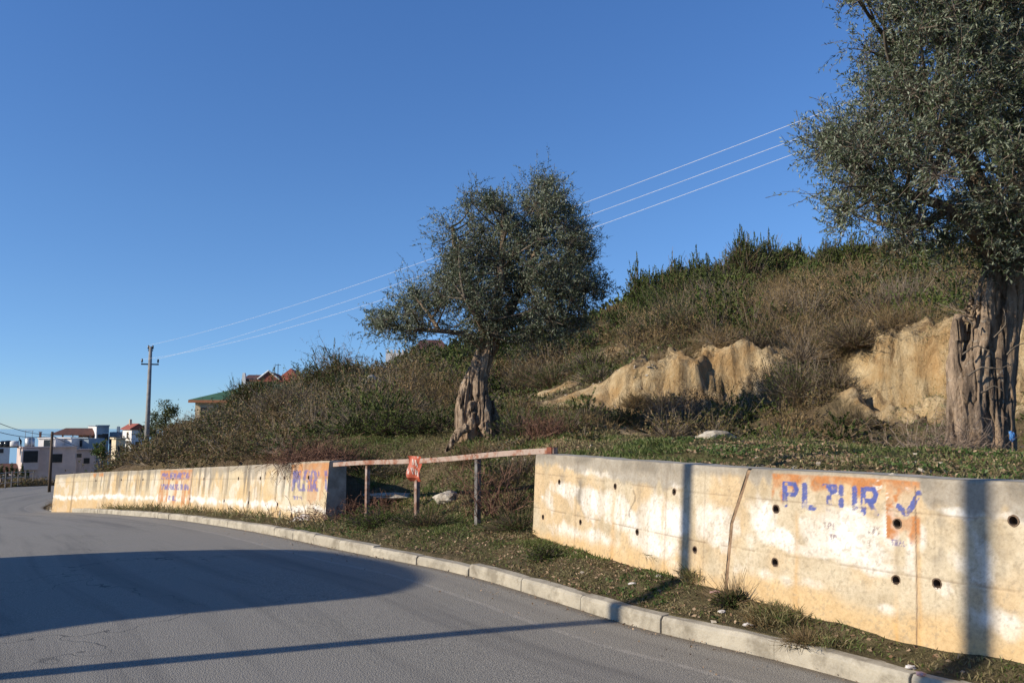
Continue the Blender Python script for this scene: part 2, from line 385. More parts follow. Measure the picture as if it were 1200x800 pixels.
# ------------------------------------------------------------------ terrain height
ctrl = [(640,528,11.2),(760,533,9.),(900,545,7.6),(1100,560,6.2),(1200,562,5.6),(650,515,14),(800,515,12),(950,520,11),(1100,532,10),(1200,534,9.5),(1200,505,13.5),
 (545,508,17),(545,500,18),(620,503,17.3),(700,510,17),(750,503,18),(720,492,21),(560,472,27),(620,468,27),(480,455,30),(430,458,31),(600,440,34),(520,432,38),
 (730,488,20.2),(800,488,20.2),(860,490,19.7),(900,482,20.),(740,447,21.8),(800,420,22.4),(860,407,22.4),(905,407,22.6),(950,470,18.5),(950,425,22),
 (990,487,16),(1050,488,15.5),(1110,482,15),(1190,482,14.5),(990,410,17.2),(1050,395,16.7),(1110,392,16.2),(1190,388,15.7),
 (700,410,30),(760,390,30),(850,372,30),(950,355,30),(1050,345,28),(1180,345,26),(700,398,40),(760,366,42),(850,342,42),(950,326,42),(1050,315,42),(1200,305,40),
 (430,592,13.8),(490,599,12.6),(560,606,11.5),(612,606,10.9),(450,576,15.8),(520,567,14.6),(600,560,13.4),(470,545,17),(560,532,14.9),(640,537,13.5),
 (380,535,16.2),(300,543,20.),(200,549,26),(100,554,31.5),(380,505,20),(300,512,26),(200,535,33),(400,470,27),(330,482,32),(250,512,36),(180,532,40),(120,545,45),
 (400,452,36),(340,468,40),(280,490,42),(230,508,45),(180,524,50)]
CP = np.array([P(*c) for c in ctrl])
extra = [(0,60,6),(20,65,9),(-20,62,1.2),(45,50,9),(-15,85,1),(20,100,6),(55,30,10),(40,10,6),(30,-10,3.5),(25,-30,2),(14,0,2.0),(12,-12,1.2),(9,4,1.35),(12,8,2.2),(20,12,4.5),(18,5,3),(25,22,7),
 (-30,75,-3.5),(-40,50,-2.6),(-60,60,-4),(-40,100,-6),(-80,160,-9.5),(-50,160,-9),(0,160,-2),(60,120,3),(100,100,4),(100,0,4),
 (-30,20,-1.2),(-60,20,-3),(-30,0,-.3),(-60,-40,-2),(0,-60,.1),(-14,-10,0),(-14,6,-.1),(60,-60,3),(-110,60,-6),(-110,160,-9.5),(-19,40,-1.4),(-20,48,-1.4),(-17,34,-1.0)]
CP = np.vstack([CP, np.array(extra, float)])
def tps_fit(p, z, lam=.02):
    n = len(p); d = np.hypot(p[:, None, 0]-p[None, :, 0], p[:, None, 1]-p[None, :, 1])
    K = d*d*np.log(d+1e-9)/100+lam*np.eye(n); A = np.zeros((n+3, n+3)); A[:n, :n] = K; A[:n, n] = 1; A[:n, n+1:] = p; A[n, :n] = 1; A[n+1:, :n] = p.T
    return np.linalg.solve(A, np.concatenate([z, [0, 0, 0]]))
TW = tps_fit(CP[:, :2], CP[:, 2])
def hill(x, y):
    out = np.empty(len(x))
    for i in range(0, len(x), 20000):
        X = x[i:i+20000]; Y = y[i:i+20000]
        d = np.hypot(X[:, None]-CP[:, 0], Y[:, None]-CP[:, 1])
        out[i:i+20000] = (d*d*np.log(d+1e-9)/100) @ TW[:-3] + TW[-3]+TW[-2]*X+TW[-1]*Y
    return out
CLIFFS = [(P(832, 450, 21.5), 2.2, 1.9), (P(1085, 440, 15.9), 2.0, 1.4)]
BARE = [(P(815,446,21.8),1.35,1.0),(P(865,440,21.4),1.5,1.5),(P(748,460,21.2),.65,.5),(P(1045,445,16.2),.95,1.1),(P(1095,445,15.7),1.0,1.1),(P(1190,440,15.2),1.2,1.3),(P(1140,440,15.4),1.1,1.2),(P(735,390,29),.8,1.3),
        (P(700,405,28.5),.6,.9),(P(745,408,28),1.4,1.0),(P(790,398,28.5),.7,.8),(P(880,380,27),.7,.8),(P(600,465,26.5),1.5,.5),(P(650,472,24.5),1.3,.5),(P(690,485,22),1.2,.6),(P(760,508,17),1.3,.8),(P(560,512,19.3),.8,.9),
        (P(650,520,14.5),.6,.7),(P(462,586,14.6),.55,.35),(P(700,500,19),.9,.8)]
GREEN = [(P(940,525,10.5),4,2.5),(P(1040,535,9),3,2),(P(860,530,10),2.5,1.5),(P(590,600,12),2.2,1.5),(P(480,600,13),2,1.2),(P(450,455,31),3,3),(P(600,600,11),2,2),(P(520,530,19),1.5,1.5),(P(700,660,9),1.2,1.5),(P(600,630,10.5),1.2,1.4)]
def blob(x, y, L):
    r = np.zeros(len(x))
    for c, rx, ry in L:
        r = np.maximum(r, np.exp(-(((x-c[0])/rx)**2+((y-c[1])/ry)**2)**1.5*.7))
    return r
def height(x, y, rough=True):
    """the finished ground height anywhere (verge, hill, roadside)."""
    x = np.atleast_1d(np.asarray(x, float)); y = np.atleast_1d(np.asarray(y, float))
    s, d, zr = sd(x, y); h = hill(x, y)
    far = smooth(np.maximum.reduce([x-70, -x-90, y-150, -y-40, np.zeros(len(x))]), 0, 60)
    h = h*(1-far)+(-9.5)*far
    if rough:
        h = h+(fbm(x*.55, y*.55, 0, 4, 3)-.5)*.55*smooth(d, 2, 8)+(fbm(x*2.2, y*2.2, 0, 3, 5)-.5)*.14*smooth(d, 1.2, 3)
        cl = np.maximum(blob(x, y, CLIFFS), 0)
        rg = 1-np.abs(fbm(x*1.5+y*.35, y*.5, 0, 3, 9)-.5)*2*2.2; rg2 = 1-np.abs(fbm(x*3.6+y*.5, y*1.3, 0, 3, 19)-.5)*2*2.0
        t_ = (h-1.95+(fbm(x*1.3, y*1.3, 0, 4, 8)-.5)*1.0)/1.6; st_ = np.where((t_ > 0) & (t_ < 1), smooth(t_, .25, .72)-t_, 0)*1.6
        h = h+(st_*1.0-.07*(rg-.4)-.05*(rg2-.4)+(fbm(x*3.3, y*2.6, 0, 5, 10)-.5)*.62+(fbm(x*11, y*9, 0, 2, 12)-.5)*.22+.06*np.sin(h*13+7*fbm(x*.8, y*.8, 0, 2, 14)))*np.minimum(cl*1.6, 1)
    verge = zr+.125+.145*smooth(d, .12, .65)+(fbm(x*3, y*3, 0, 3, 6)-.5)*.06*smooth(d, .12, .35)
    dn, df, wn, wf = walld(s)
    vergeF = zr+.11+.05*smooth(d, .12, .6)+(fbm(x*3, y*3, 0, 3, 6)-.5)*.05*smooth(d, .12, .35)
    fw = smooth(s, sF0-3, sF0); verge = verge*(1-fw)+vergeF*fw
    b0 = np.where(wn > wf, dn, df); wt = np.maximum(wn, wf)
    lo = (1.0)*(1-wt)+(b0+np.where(wn > wf, .12, .30))*wt; hi = 3.0*(1-wt)+(b0+np.where(wn > wf, .32, .62))*wt
    k = np.clip((d-lo)/(hi-lo), 0, 1); k = k*k*(3-2*k)
    cap = np.where(wn > .5, 1.20, 99)                       # soil held just under the near wall's coping
    hh = np.where((d < dn+.9) & (wn > .5), np.minimum(h, cap+.05*(d-dn)), h)
    zfarwall = np.interp(s, SF[of], FBc[of][:, 2])+.93
    hh = np.where((wf > .5) & (d < df+1.2), np.minimum(hh, zfarwall), hh)
    up = verge*(1-k)+hh*k
    # left of the road: shoulder level with it, then the land
    kl = smooth(-d, 7.6, 14); left = (zr-.03)*(1-kl)+h*kl
    r = np.where(d > 0, up, left)
    return r
def height1(x, y): return float(height([x], [y])[0])

# ------------------------------------------------------------------ ground sheet
def axis(segs):
    out = []
    for a, b, st in segs: out += list(np.arange(a, b-1e-6, st))
    out.append(segs[-1][1]); return np.array(out)
gx = axis([(-4000, -1000, 500), (-1000, -200, 100), (-200, -60, 10), (-60, -24, 1.2), (-24, -10, .25), (-10, -4, .2), (-4, 13, .10), (13, 18, .22), (18, 30, .5), (30, 70, 4), (70, 200, 13), (200, 1000, 100), (1000, 4000, 500)])
gy = axis([(-2000, -200, 300), (-200, -40, 16), (-40, -4, 3), (-4, 4, .4), (4, 13, .12), (13, 15, .12), (15, 24, .085), (24, 34, .2), (34, 56, .6), (56, 100, 3), (100, 200, 10), (200, 1000, 100), (1000, 5500, 500)])
XX, YY = np.meshgrid(gx, gy); xf, yf = XX.ravel(), YY.ravel()
zz = height(xf, yf); s_, d_, zr_ = sd(xf, yf)
zmask = np.where((d_ > -7.75) & (d_ < 1.9) & (s_ < KS[-1]-1), 1, 0)
sink = np.where(d_ <= .3, np.where(d_ > -7.75, 1, 0), np.where((s_ < S_KEND+.5), 1-smooth(d_, 1.4, 1.9), 0))
dn, df, wn, wf = walld(s_)
zz = zz-.14*sink
bare = blob(xf, yf, BARE)
gr = blob(xf, yf, GREEN)
gr = np.maximum(gr, .5*smooth(yf, 60, 120))
nx, ny = len(gx), len(gy)
ii = np.arange((ny-1)*(nx-1)); r_, c_ = ii//(nx-1), ii % (nx-1); a0 = r_*nx+c_
FF = np.stack([a0, a0+1, a0+nx+1, a0+nx], 1)
zz = np.where(yf > 230, zz-30*smooth(yf, 230, 330), zz)
o = npmesh('ground', np.stack([xf, yf, zz], 1), FF, M['terrain'], attrs={'bare': bare, 'green': gr}, smooth_=True); setp(o, kind='structure')

wm = NT('haze_water', .12, .5); wm.col((.18, .26, .34)); wm.bump(wm.noise(.03, 6, .6), .15, 1.0)  # pale horizon haze is put into this water colour
o = npmesh('haze_sea', [(-5000, 235, -12), (5000, 235, -12), (5000, 5600, -12), (-5000, 5600, -12)], [(0, 1, 2, 3)], wm.m); setp(o, kind='structure')  # added water sheet standing in for haze behind the town
# road ribbon
ss = np.arange(4, KS[-1]-2, .35); dsr = np.array([0, .1, .25, .6, 1.2, 2.2, 3.5, 5, 6.2, 7.0, 7.5]); V = []; UV = []
for dd_ in dsr:
    p = kpt(ss, -dd_, 0); p[:, 2] += .03*math.sin(math.pi*min(dd_/7.2, 1))+(fbm(p[:, 0]*.5, p[:, 1]*.5, 0, 3, 2)-.5)*.02; V.append(p); UV.append(np.stack([ss, np.full(len(ss), dd_)], 1))
V = np.concatenate(V); UV = np.concatenate(UV); n = len(ss); k = len(dsr)
ii = np.arange((k-1)*(n-1)); r_, c_ = ii//(n-1), ii % (n-1); a0 = r_*n+c_
o = npmesh('road', V, np.stack([a0, a0+n, a0+n+1, a0+1], 1)[:, ::-1].copy(), M['asphalt'], uv=UV, smooth_=True); setp(o, kind='structure')

# verge ribbon between kerb and walls
s0v, s1v = 10, S_KEND+.3
sv = np.concatenate([np.arange(s0v, sN0+1, .07), np.arange(sN0+1, s1v, .14)]); nv = 34; V = []
dn, df, wn, wf = walld(sv); wmax = np.maximum(wn, wf); b0 = np.where(wn > wf, dn, df)
width = (b0+.06)*wmax+1.9*(1-wmax)
for j in range(nv+1):
    d_j = .10+(width-.10)*j/nv; p = kpt(sv, d_j, 0); h_ = height(p[:, 0], p[:, 1]); p[:, 2] = h_+.004-.02*(j == nv)-.03*(j == 0); V.append(p)
V = np.concatenate(V); n = len(sv); ii = np.arange(nv*(n-1)); r_, c_ = ii//(n-1), ii % (n-1); a0 = r_*n+c_
o = npmesh('verge', V, np.stack([a0, a0+1, a0+n+1, a0+n], 1)[:, ::-1].copy(), M['terrain'], attrs={'bare': np.zeros(len(V)), 'green': np.full(len(V), .35)}, smooth_=True); setp(o, kind='structure')
# kerb: one-metre cast blocks butted end to end, slightly out of line
kb = MB(); s = 6.0; rk = random.Random(3)
prof = [(0.0, -.12), (0.008, .10), (.03, .128), (.135, .13), (.15, .115), (.15, -.12)]
while s < S_KEND:
    L_ = .985; off = rk.uniform(-.012, .012); dz = rk.uniform(-.008, .008); vs = []
    p0 = kpt([s], 0)[0]; low = 0
    if 8.9 < p0[1] < 10.6: off += rk.uniform(-.03, .0); dz -= rk.uniform(.01, .05)
    nseg = 4; ring = []
    for q_ in range(nseg+1):
        t = s+.004+(L_+.007)*q_/nseg
        pinch = .006 if q_ in (0, nseg) else 0
        for (pd, pz) in prof:
            c_ = kpt([t], pd+off, pz+dz-(pinch*.6 if pz > .1 else 0))[0]; vs.append(c_+np.array([0, 0, rk.uniform(-.004, .004)]))
    m_ = len(prof); fs = [(a*m_+b, a*m_+(b+1) % m_, (a+1)*m_+(b+1) % m_, (a+1)*m_+b) for a in range(nseg) for b in range(m_)]
    fs += [tuple(range(m_))[::-1], tuple(range(nseg*m_, nseg*m_+m_))]
    kb.add(vs, fs); s += 1.0
# rounded return at the far end
for a in range(5):
    pa = kpt([S_KEND+.02+.62*math.sin(a*.3)], .55*(1-math.cos(a*.3))*1.6, .03)[0]; pb = kpt([S_KEND+.02+.62*math.sin((a+.97)*.3)], .55*(1-math.cos((a+.97)*.3))*1.6, .03)[0]
    c_ = (pa+pb)/2; kb.box(c_+np.array([0, 0, .02]), (np.linalg.norm((pb-pa)[:2])+.03, .14, .18), rz=math.atan2(pb[1]-pa[1], pb[0]-pa[0]))
o = kb.build('kerb', M['kerb'], bevel=.006); setp(o, kind='structure')

# ------------------------------------------------------------------ concrete walls
def pxmap(B, yoff=.5):
    """photo column of each wall arc-length (to place stains where they stand)."""
    S_ = np.concatenate([[0], np.cumsum(np.linalg.norm(np.diff(B[:, :2], axis=0), axis=1))])
    Xc = B.copy(); d = Xc-np.array([0, 0, CAMZ]); d[:, 2] += yoff
    zc = d[:, 1]*cp+d[:, 2]*sp; px = 600+F*d[:, 0]/np.maximum(zc, .6)
    bad = zc < 1.2
    if bad.any(): px = np.where(bad, px[~bad].max()+np.cumsum(bad)*8., px)
    return S_, px
def nrm(B, S_, s):
    e = .2; t = np.stack([np.interp(s+e, S_, B[:, k])-np.interp(s-e, S_, B[:, k]) for k in (0, 1)], 1)
    t /= np.linalg.norm(t, axis=1)[:, None]; return t
def bar(px, x0, x1, soft):                      # soft box
    return smooth(px, x0-soft, x0+soft)*(1-smooth(px, x1-soft, x1+soft))
def mixc(C, f, c): f = np.clip(f, 0, 1)[:, None]; return C*(1-f)+np.array(c)*f
BLUE = (.085, .11, .32); ORANGE = (.47, .205, .08); GREY = (.27, .245, .20)
def stroke(u, v, pts, wdt):
    r = np.full(len(u), 9.)
    for (x0, y0), (x1, y1) in zip(pts[:-1], pts[1:]):
        L2 = (x1-x0)**2+(y1-y0)**2+1e-12; t = np.clip(((u-x0)*(x1-x0)+(v-y0)*(y1-y0))/L2, 0, 1)
        r = np.minimum(r, np.hypot(u-x0-t*(x1-x0), v-y0-t*(y1-y0)))
    return r < wdt
GL = {'P': [[(0, 0), (0, 1)], [(0, 1), (.6, 1), (.75, .78), (.6, .52), (0, .52)]], 'L': [[(0, 1), (0, 0), (.65, 0)]], 'E': [[(.65, 1), (0, 1), (0, 0), (.65, 0)], [(0, .5), (.5, .5)]],
      'T': [[(0, 1), (.8, 1)], [(.4, 1), (.4, 0)]], 'I': [[(.1, 1), (.1, 0)]], 'i': [[(.2, 1), (.2, .72)], [(.2, .45), (.2, .2)]], 'H': [[(0, 0), (0, 1)], [(.7, 0), (.7, 1)], [(0, .5), (.7, .5)]], 'R': [[(0, 0), (0, 1), (.55, 1), (.7, .78), (.55, .52), (0, .52)], [(.3, .5), (.7, 0)]],
      'K': [[(0, 0), (0, 1)], [(.6, 1), (0, .45), (.6, 0)]], 'U': [[(0, 1), (0, .1), (.3, 0), (.6, .1), (.6, 1)]], 'F': [[(0, 0), (0, 1), (.6, 1)], [(0, .5), (.45, .5)]], 'A': [[(0, 0), (.35, 1), (.7, 0)], [(.15, .4), (.55, .4)]],
      'M': [[(0, 0), (0, 1), (.4, .4), (.8, 1), (.8, 0)]], 'v': [[(0, .45), (.3, 0), (1, 1)]], 'Y': [[(0, 1), (.35, .5), (.7, 1)], [(.35, .5), (.35, 0)]]}
def near_colour(px, v, s):
    """true paint and stain colours of the near wall; px is the photo column, v 0..1 up the face."""
    C = np.tile(np.array([.55, .465, .33]), (len(px), 1))
    n1 = fbm(s*1.6, v*1.6, 0, 5, 21); n2 = fbm(s*3.2, v*3.2, 0, 5, 22); n3 = fbm(s*9, v*9, 0, 4, 23); vs = fbm(s*14, v*1.1, 0, 4, 24); hs = fbm(s*1.4, v*10, 0, 4, 25)
    C = mixc(C, smooth(n1, .42, .62)*.65, (.58, .41, .22))
    C = mixc(C, smooth(n2, .55, .72)*.7, (.44, .36, .24))
    # white lime bloom: broad patches and arcs
    wz = np.zeros(len(px))
    for (cx, cv, rx, rv, a) in [(662,.62,22,.10,1),(700,.55,38,.16,1),(690,.16,50,.10,.8),(730,.42,30,.12,1),(775,.50,36,.17,1.1),(765,.25,34,.12,1),(790,.08,10,.10,1),(830,.52,30,.16,1),(838,.40,20,.10,.8),(890,.58,16,.13,1),(905,.48,30,.08,.9),(930,.18,60,.05,.6),
                                (985,.58,50,.18,1.25),(1010,.46,42,.12,1.1),(1040,.66,16,.22,1.1),(1025,.38,40,.08,.9),(1062,.55,10,.2,.8),(1078,.6,8,.1,.8),(1120,.52,20,.12,.7),(1150,.5,22,.2,.7),(1180,.80,30,.05,1),(1125,.80,50,.04,1),(1175,.16,40,.09,.8),(1045,.12,40,.06,.8),(1100,.3,14,.10,.5),(720,.84,50,.05,1),(675,.87,24,.04,.8),(785,.82,20,.04,.7),(640,.45,7,.3,.5),(950,.42,40,.05,.8),(960,.68,30,.06,.6)]:
        wz = np.maximum(wz, a*np.exp(-((px-cx)/rx)**2-((v-cv)/rv)**2))
    n4 = fbm(s*5+v*3, v*4, 0, 5, 26)
    wf_ = smooth(wz*1.0+(n3-.5)*.5+(vs-.5)*.4+(n4-.5)*1.0, .22, .72)
    C = mixc(C, wf_*.85, (.73, .69, .62))
    C = mixc(C, smooth(wz*.6+(n4-.5)*1.1+(fbm(s*20, v*20, 0, 4, 27)-.5)*.9, .5, .75)*.8, (.80, .77, .72))
    C = mixc(C, smooth(fbm(s*6, v*2.2, 0, 5, 28), .54, .66)*.35, (.42, .33, .21))
    # ochre at the foot
    C = mixc(C, (1-smooth(v+(n2-.5)*.25, .06, .2))*.75, (.60, .41, .20))
    # grey weathered top with drips
    dep = .125+.07*(vs-.5)*2+.16*(fbm(s*1.2, 0, 0, 3, 31)-.5)+.10*bar(px, 1080, 1400, 10)+.05*bar(px, 640, 800, 30)
    dep = dep*(1-.75*bar(px, 900, 1076, 4))*(1-.5*bar(px, 805, 880, 15))
    C = mixc(C, smooth(v, 1-dep-.03, 1-dep+.035)*.9, (.34, .305, .25))
    C = mixc(C, smooth(v, 1-dep*.5-.03, 1-dep*.5+.05)*.6*smooth(n2, .35, .6), (.17, .15, .12))
    # drips
    for (cx, wd, v0, v1, a) in [(655,4,.62,.80,.6),(676,3.5,.36,.76,.9),(745,2.5,.3,.8,.35),(703,2,.6,.8,.3),(1095,9,.42,.86,.65),(1150,6,.5,.9,.3),(1172,5,.35,.75,.35),(905,1.6,.5,.7,.35),(1047,2.2,.3,.68,.5),(866,3,.8,1,.5),(900,6,.85,1,.3)]:
        C = mixc(C, a*np.exp(-((px-cx+(n3-.5)*4)/wd)**2)*smooth(v, v0-.05, v0+.12)*(1-smooth(v, v1-.05, v1+.05))*smooth(n3, .3, .55), (.22, .19, .15))
    # rust tears
    for cx in (716, 775, 905, 1047, 1073, 1047, 930, 822):
        C = mixc(C, .5*np.exp(-((px-cx+(n3-.5)*5)/3)**2)*smooth(vs, .3, .6)*(1-smooth(v, .6, .75)), (.56, .32, .11))
    # orange painted field, worn below
    edge = .76+.06*smooth(px, 900, 930)+.03*(vs-.5)*2
    edge = np.where(px > 1035, .60+.25*(vs-.5), np.where(px < 915, .80, edge+.05))
    fo = bar(px+(n3-.5)*3, 901, 1075.5, 1.6)*smooth(v+(n3-.5)*.22+(vs-.5)*.12, edge-.02, edge+.05)*(1-smooth(v, .965, .98))
    fo = fo*(1-.85*smooth(fbm(s*7, v*9, 0, 5, 33), .55, .66)*smooth(1-v, .02, .14)); C = mixc(C, fo*(.62+.38*smooth(n3, .4, .5)), ORANGE)
    scr = bar(px, 1020, 1062, 5)*smooth(fbm(s*20+v*18, v*40-s*10, 0, 3, 41), .62, .68)*smooth(v, .78, .86)
    C = mixc(C, fo*scr*.8, (.74, .68, .6))
    # blue lettering, partly flaked away
    fl = smooth(fbm(s*28, v*28, 0, 3, 43), .30, .42)
    low = 1-(1-smooth(v, .745, .79))*.8*(1-smooth(fbm(s*22, v*22, 0, 2, 44), .5, .56))*1.0
    uu = px; x0s = [('P',916,934),('L',939,956),('T',960,978),('i',979,993),('I',997,1004),('R',1008,1030)]
    for ch, a, b in x0s:
        vb = .735; H_ = .165
        for st_ in GL[ch]:
            pts = [(a+(b-a)*x, vb+H_*y) for x, y in st_]
            for (p0, p1) in zip(pts[:-1], pts[1:]):
                # thickness: 2.6 px horizontally equals about 16 mm
                uw = (uu-a)/185.; pp0 = ((p0[0]-a)/185., p0[1]); pp1 = ((p1[0]-a)/185., p1[1])
                m_ = stroke(uw, v, [pp0, pp1], .0165)
                C = mixc(C, m_*fl*low*.95, BLUE)
    m_ = (((uu-969)/8.5)**2+((v-.875)/.033)**2 < 1); C = mixc(C, m_*fl*.95, BLUE)
    for pts in ([(1050, .80), (1058, .755), (1064, .79), (1074, .895)],):
        m_ = stroke((uu-1040)/175., v, [((x-1040)/175., y) for x, y in pts], .019); C = mixc(C, m_*smooth(fbm(s*24, v*24, 0, 3, 46), .3, .36)*.95, BLUE)
    # small scribbled words
    def scrib(txt, x, vv_, h, wdx, colr):
        nonlocal C
        for i, ch in enumerate(txt):
            if ch in GL:
                for st_ in GL[ch]:
                    pts = [((x+i*wdx+wdx*.75*a_-1000)/185., vv_+h*b_) for a_, b_ in st_]
                    C = mixc(C, stroke((uu-1000)/185., v, pts, .0042)*smooth(fbm(s*30, v*30, 0, 2, 50+i), .44, .56)*.65, colr)
    scrib('TPI', 962, .60, .035, 5.2, (.15, .1, .12)); scrib('F TP', 960, .525, .03, 4.6, (.15, .1, .14)); scrib('KRU', 1014, .60, .045, 5, (.16, .12, .12)); scrib('HIT', 1013, .52, .03, 4.5, (.3, .25, .2))
    scrib('R', 1046, .615, .035, 6, BLUE); scrib('TRALFI', 1041, .54, .038, 4.6, (.12, .10, .25))
    # formwork lines
    for lv in (.765, .36):
        C = mixc(C, .55*np.exp(-((v-lv-.004*(n1-.5))/.0055)**2)*smooth(n3, .3, .5), (.20, .14, .09))
    for cx, a in ((777, .3), (822, .3), (1070, .9), (1092, .2), (672, .3)):
        C = mixc(C, a*np.exp(-((px-cx)/.8)**2)*(v < .95), (.15, .10, .07))
    # hairline cracks
    C = mixc(C, .5*(np.abs(px-738-3*np.sin(v*22)-6*(n2-.5)) < .9)*((v > .45) & (v < .72)), (.1, .08, .06))
    C = mixc(C, (smooth(fbm(s*45, v*45, 0, 3, 60), .64, .7))*.4, (.3, .25, .18))
    return np.clip(C, .02, .85)
def far_colour(px, v, s):
    C = np.tile(np.array([.57, .47, .31]), (len(px), 1))
    n1 = fbm(s*.7, v*1.6, 0, 4, 71); n3 = fbm(s*5, v*5, 0, 4, 73); vs = fbm(s*5.5, v*.8, 0, 4, 74)
    C = mixc(C, smooth(n1, .42, .6)*.7, (.58, .41, .21)); C = mixc(C, smooth(vs, .5, .62)*.6, (.50, .43, .32))
    C = mixc(C, smooth(fbm(s*2.5, v*2.5, 0, 4, 77), .52, .62)*.5, (.70, .65, .56))
    band = np.exp(-((v-.20-.16*(vs-.5)-.1*(n1-.5))/.10)**2); C = mixc(C, smooth(band*.9+(n3-.5)*1.3+(n1-.5)*.6, .45, .95)*.85, (.76, .73, .68))
    C = mixc(C, (1-smooth(v, .02, .16))*.6, (.56, .38, .19))
    dep = .12+.9*np.clip(fbm(s*3.2, v*.4, 0, 4, 75)-.5, 0, 1)*bar(px, 200, 345, 30)+.15*bar(px, 60, 400, 10)*(vs-.35)
    C = mixc(C, smooth(v, 1-dep-.05, 1-dep+.07)*.75, (.29, .26, .21))
    C = mixc(C, smooth(fbm(s*8, v*.35, 0, 3, 76), .58, .68)*smooth(v, .2, .6)*.7*bar(px, 100, 400, 20), (.17, .15, .12))
    for a, b, lo in ((337, 386, .34), (185, 222, .12), (106, 118, .82)):
        fo = bar(px, a, b, .5)*smooth(v+(n3-.5)*.15+(vs-.5)*.5, lo, lo+.05)*(1-smooth(v, .97, .98))
        if lo < .5: fo = fo*np.maximum(smooth(v, .66, .72), smooth(vs, .47, .55))
        C = mixc(C, fo*(.45+.45*smooth(n3, .35, .6)), (.50, .24, .10))
    fl = smooth(fbm(s*14, v*14, 0, 2, 81), .3, .4); sc = 62.
    def word(txt, x, wd, vb, h, th):
        nonlocal C
        for i, ch in enumerate(txt):
            if ch in GL:
                for st_ in GL[ch]:
                    C = mixc(C, stroke((px-x)/sc, v, [((i*wd+wd*.8*a)/sc, vb+h*b) for a, b in st_], th)*fl*.72, (.13, .13, .33))
    word('PLEHR Y', 341, 6.2, .50, .32, .028); word('TRI', 342, 5, .33, .06, .012)
    word('PLEHRTA', 188, 4.6, .74, .13, .02); word('TRAHEIM', 188, 4.6, .45, .12, .02); word('IL', 198, 5, .16, .1, .02)
    for lv in (.72,): C = mixc(C, .5*np.exp(-((v-lv)/.012)**2), (.24, .19, .13))
    for cx, a in ((84, .7), (122, .3), (158, .3), (222, .5), (262, .5), (300, .25)):
        C = mixc(C, a*np.exp(-((px-cx)/.9)**2), (.2, .15, .1))
    C = mixc(C, .8*np.exp(-((px-291)/1.0)**2)*((v > .1) & (v < .45)), (.08, .06, .05))
    return np.clip(C, .02, .85)
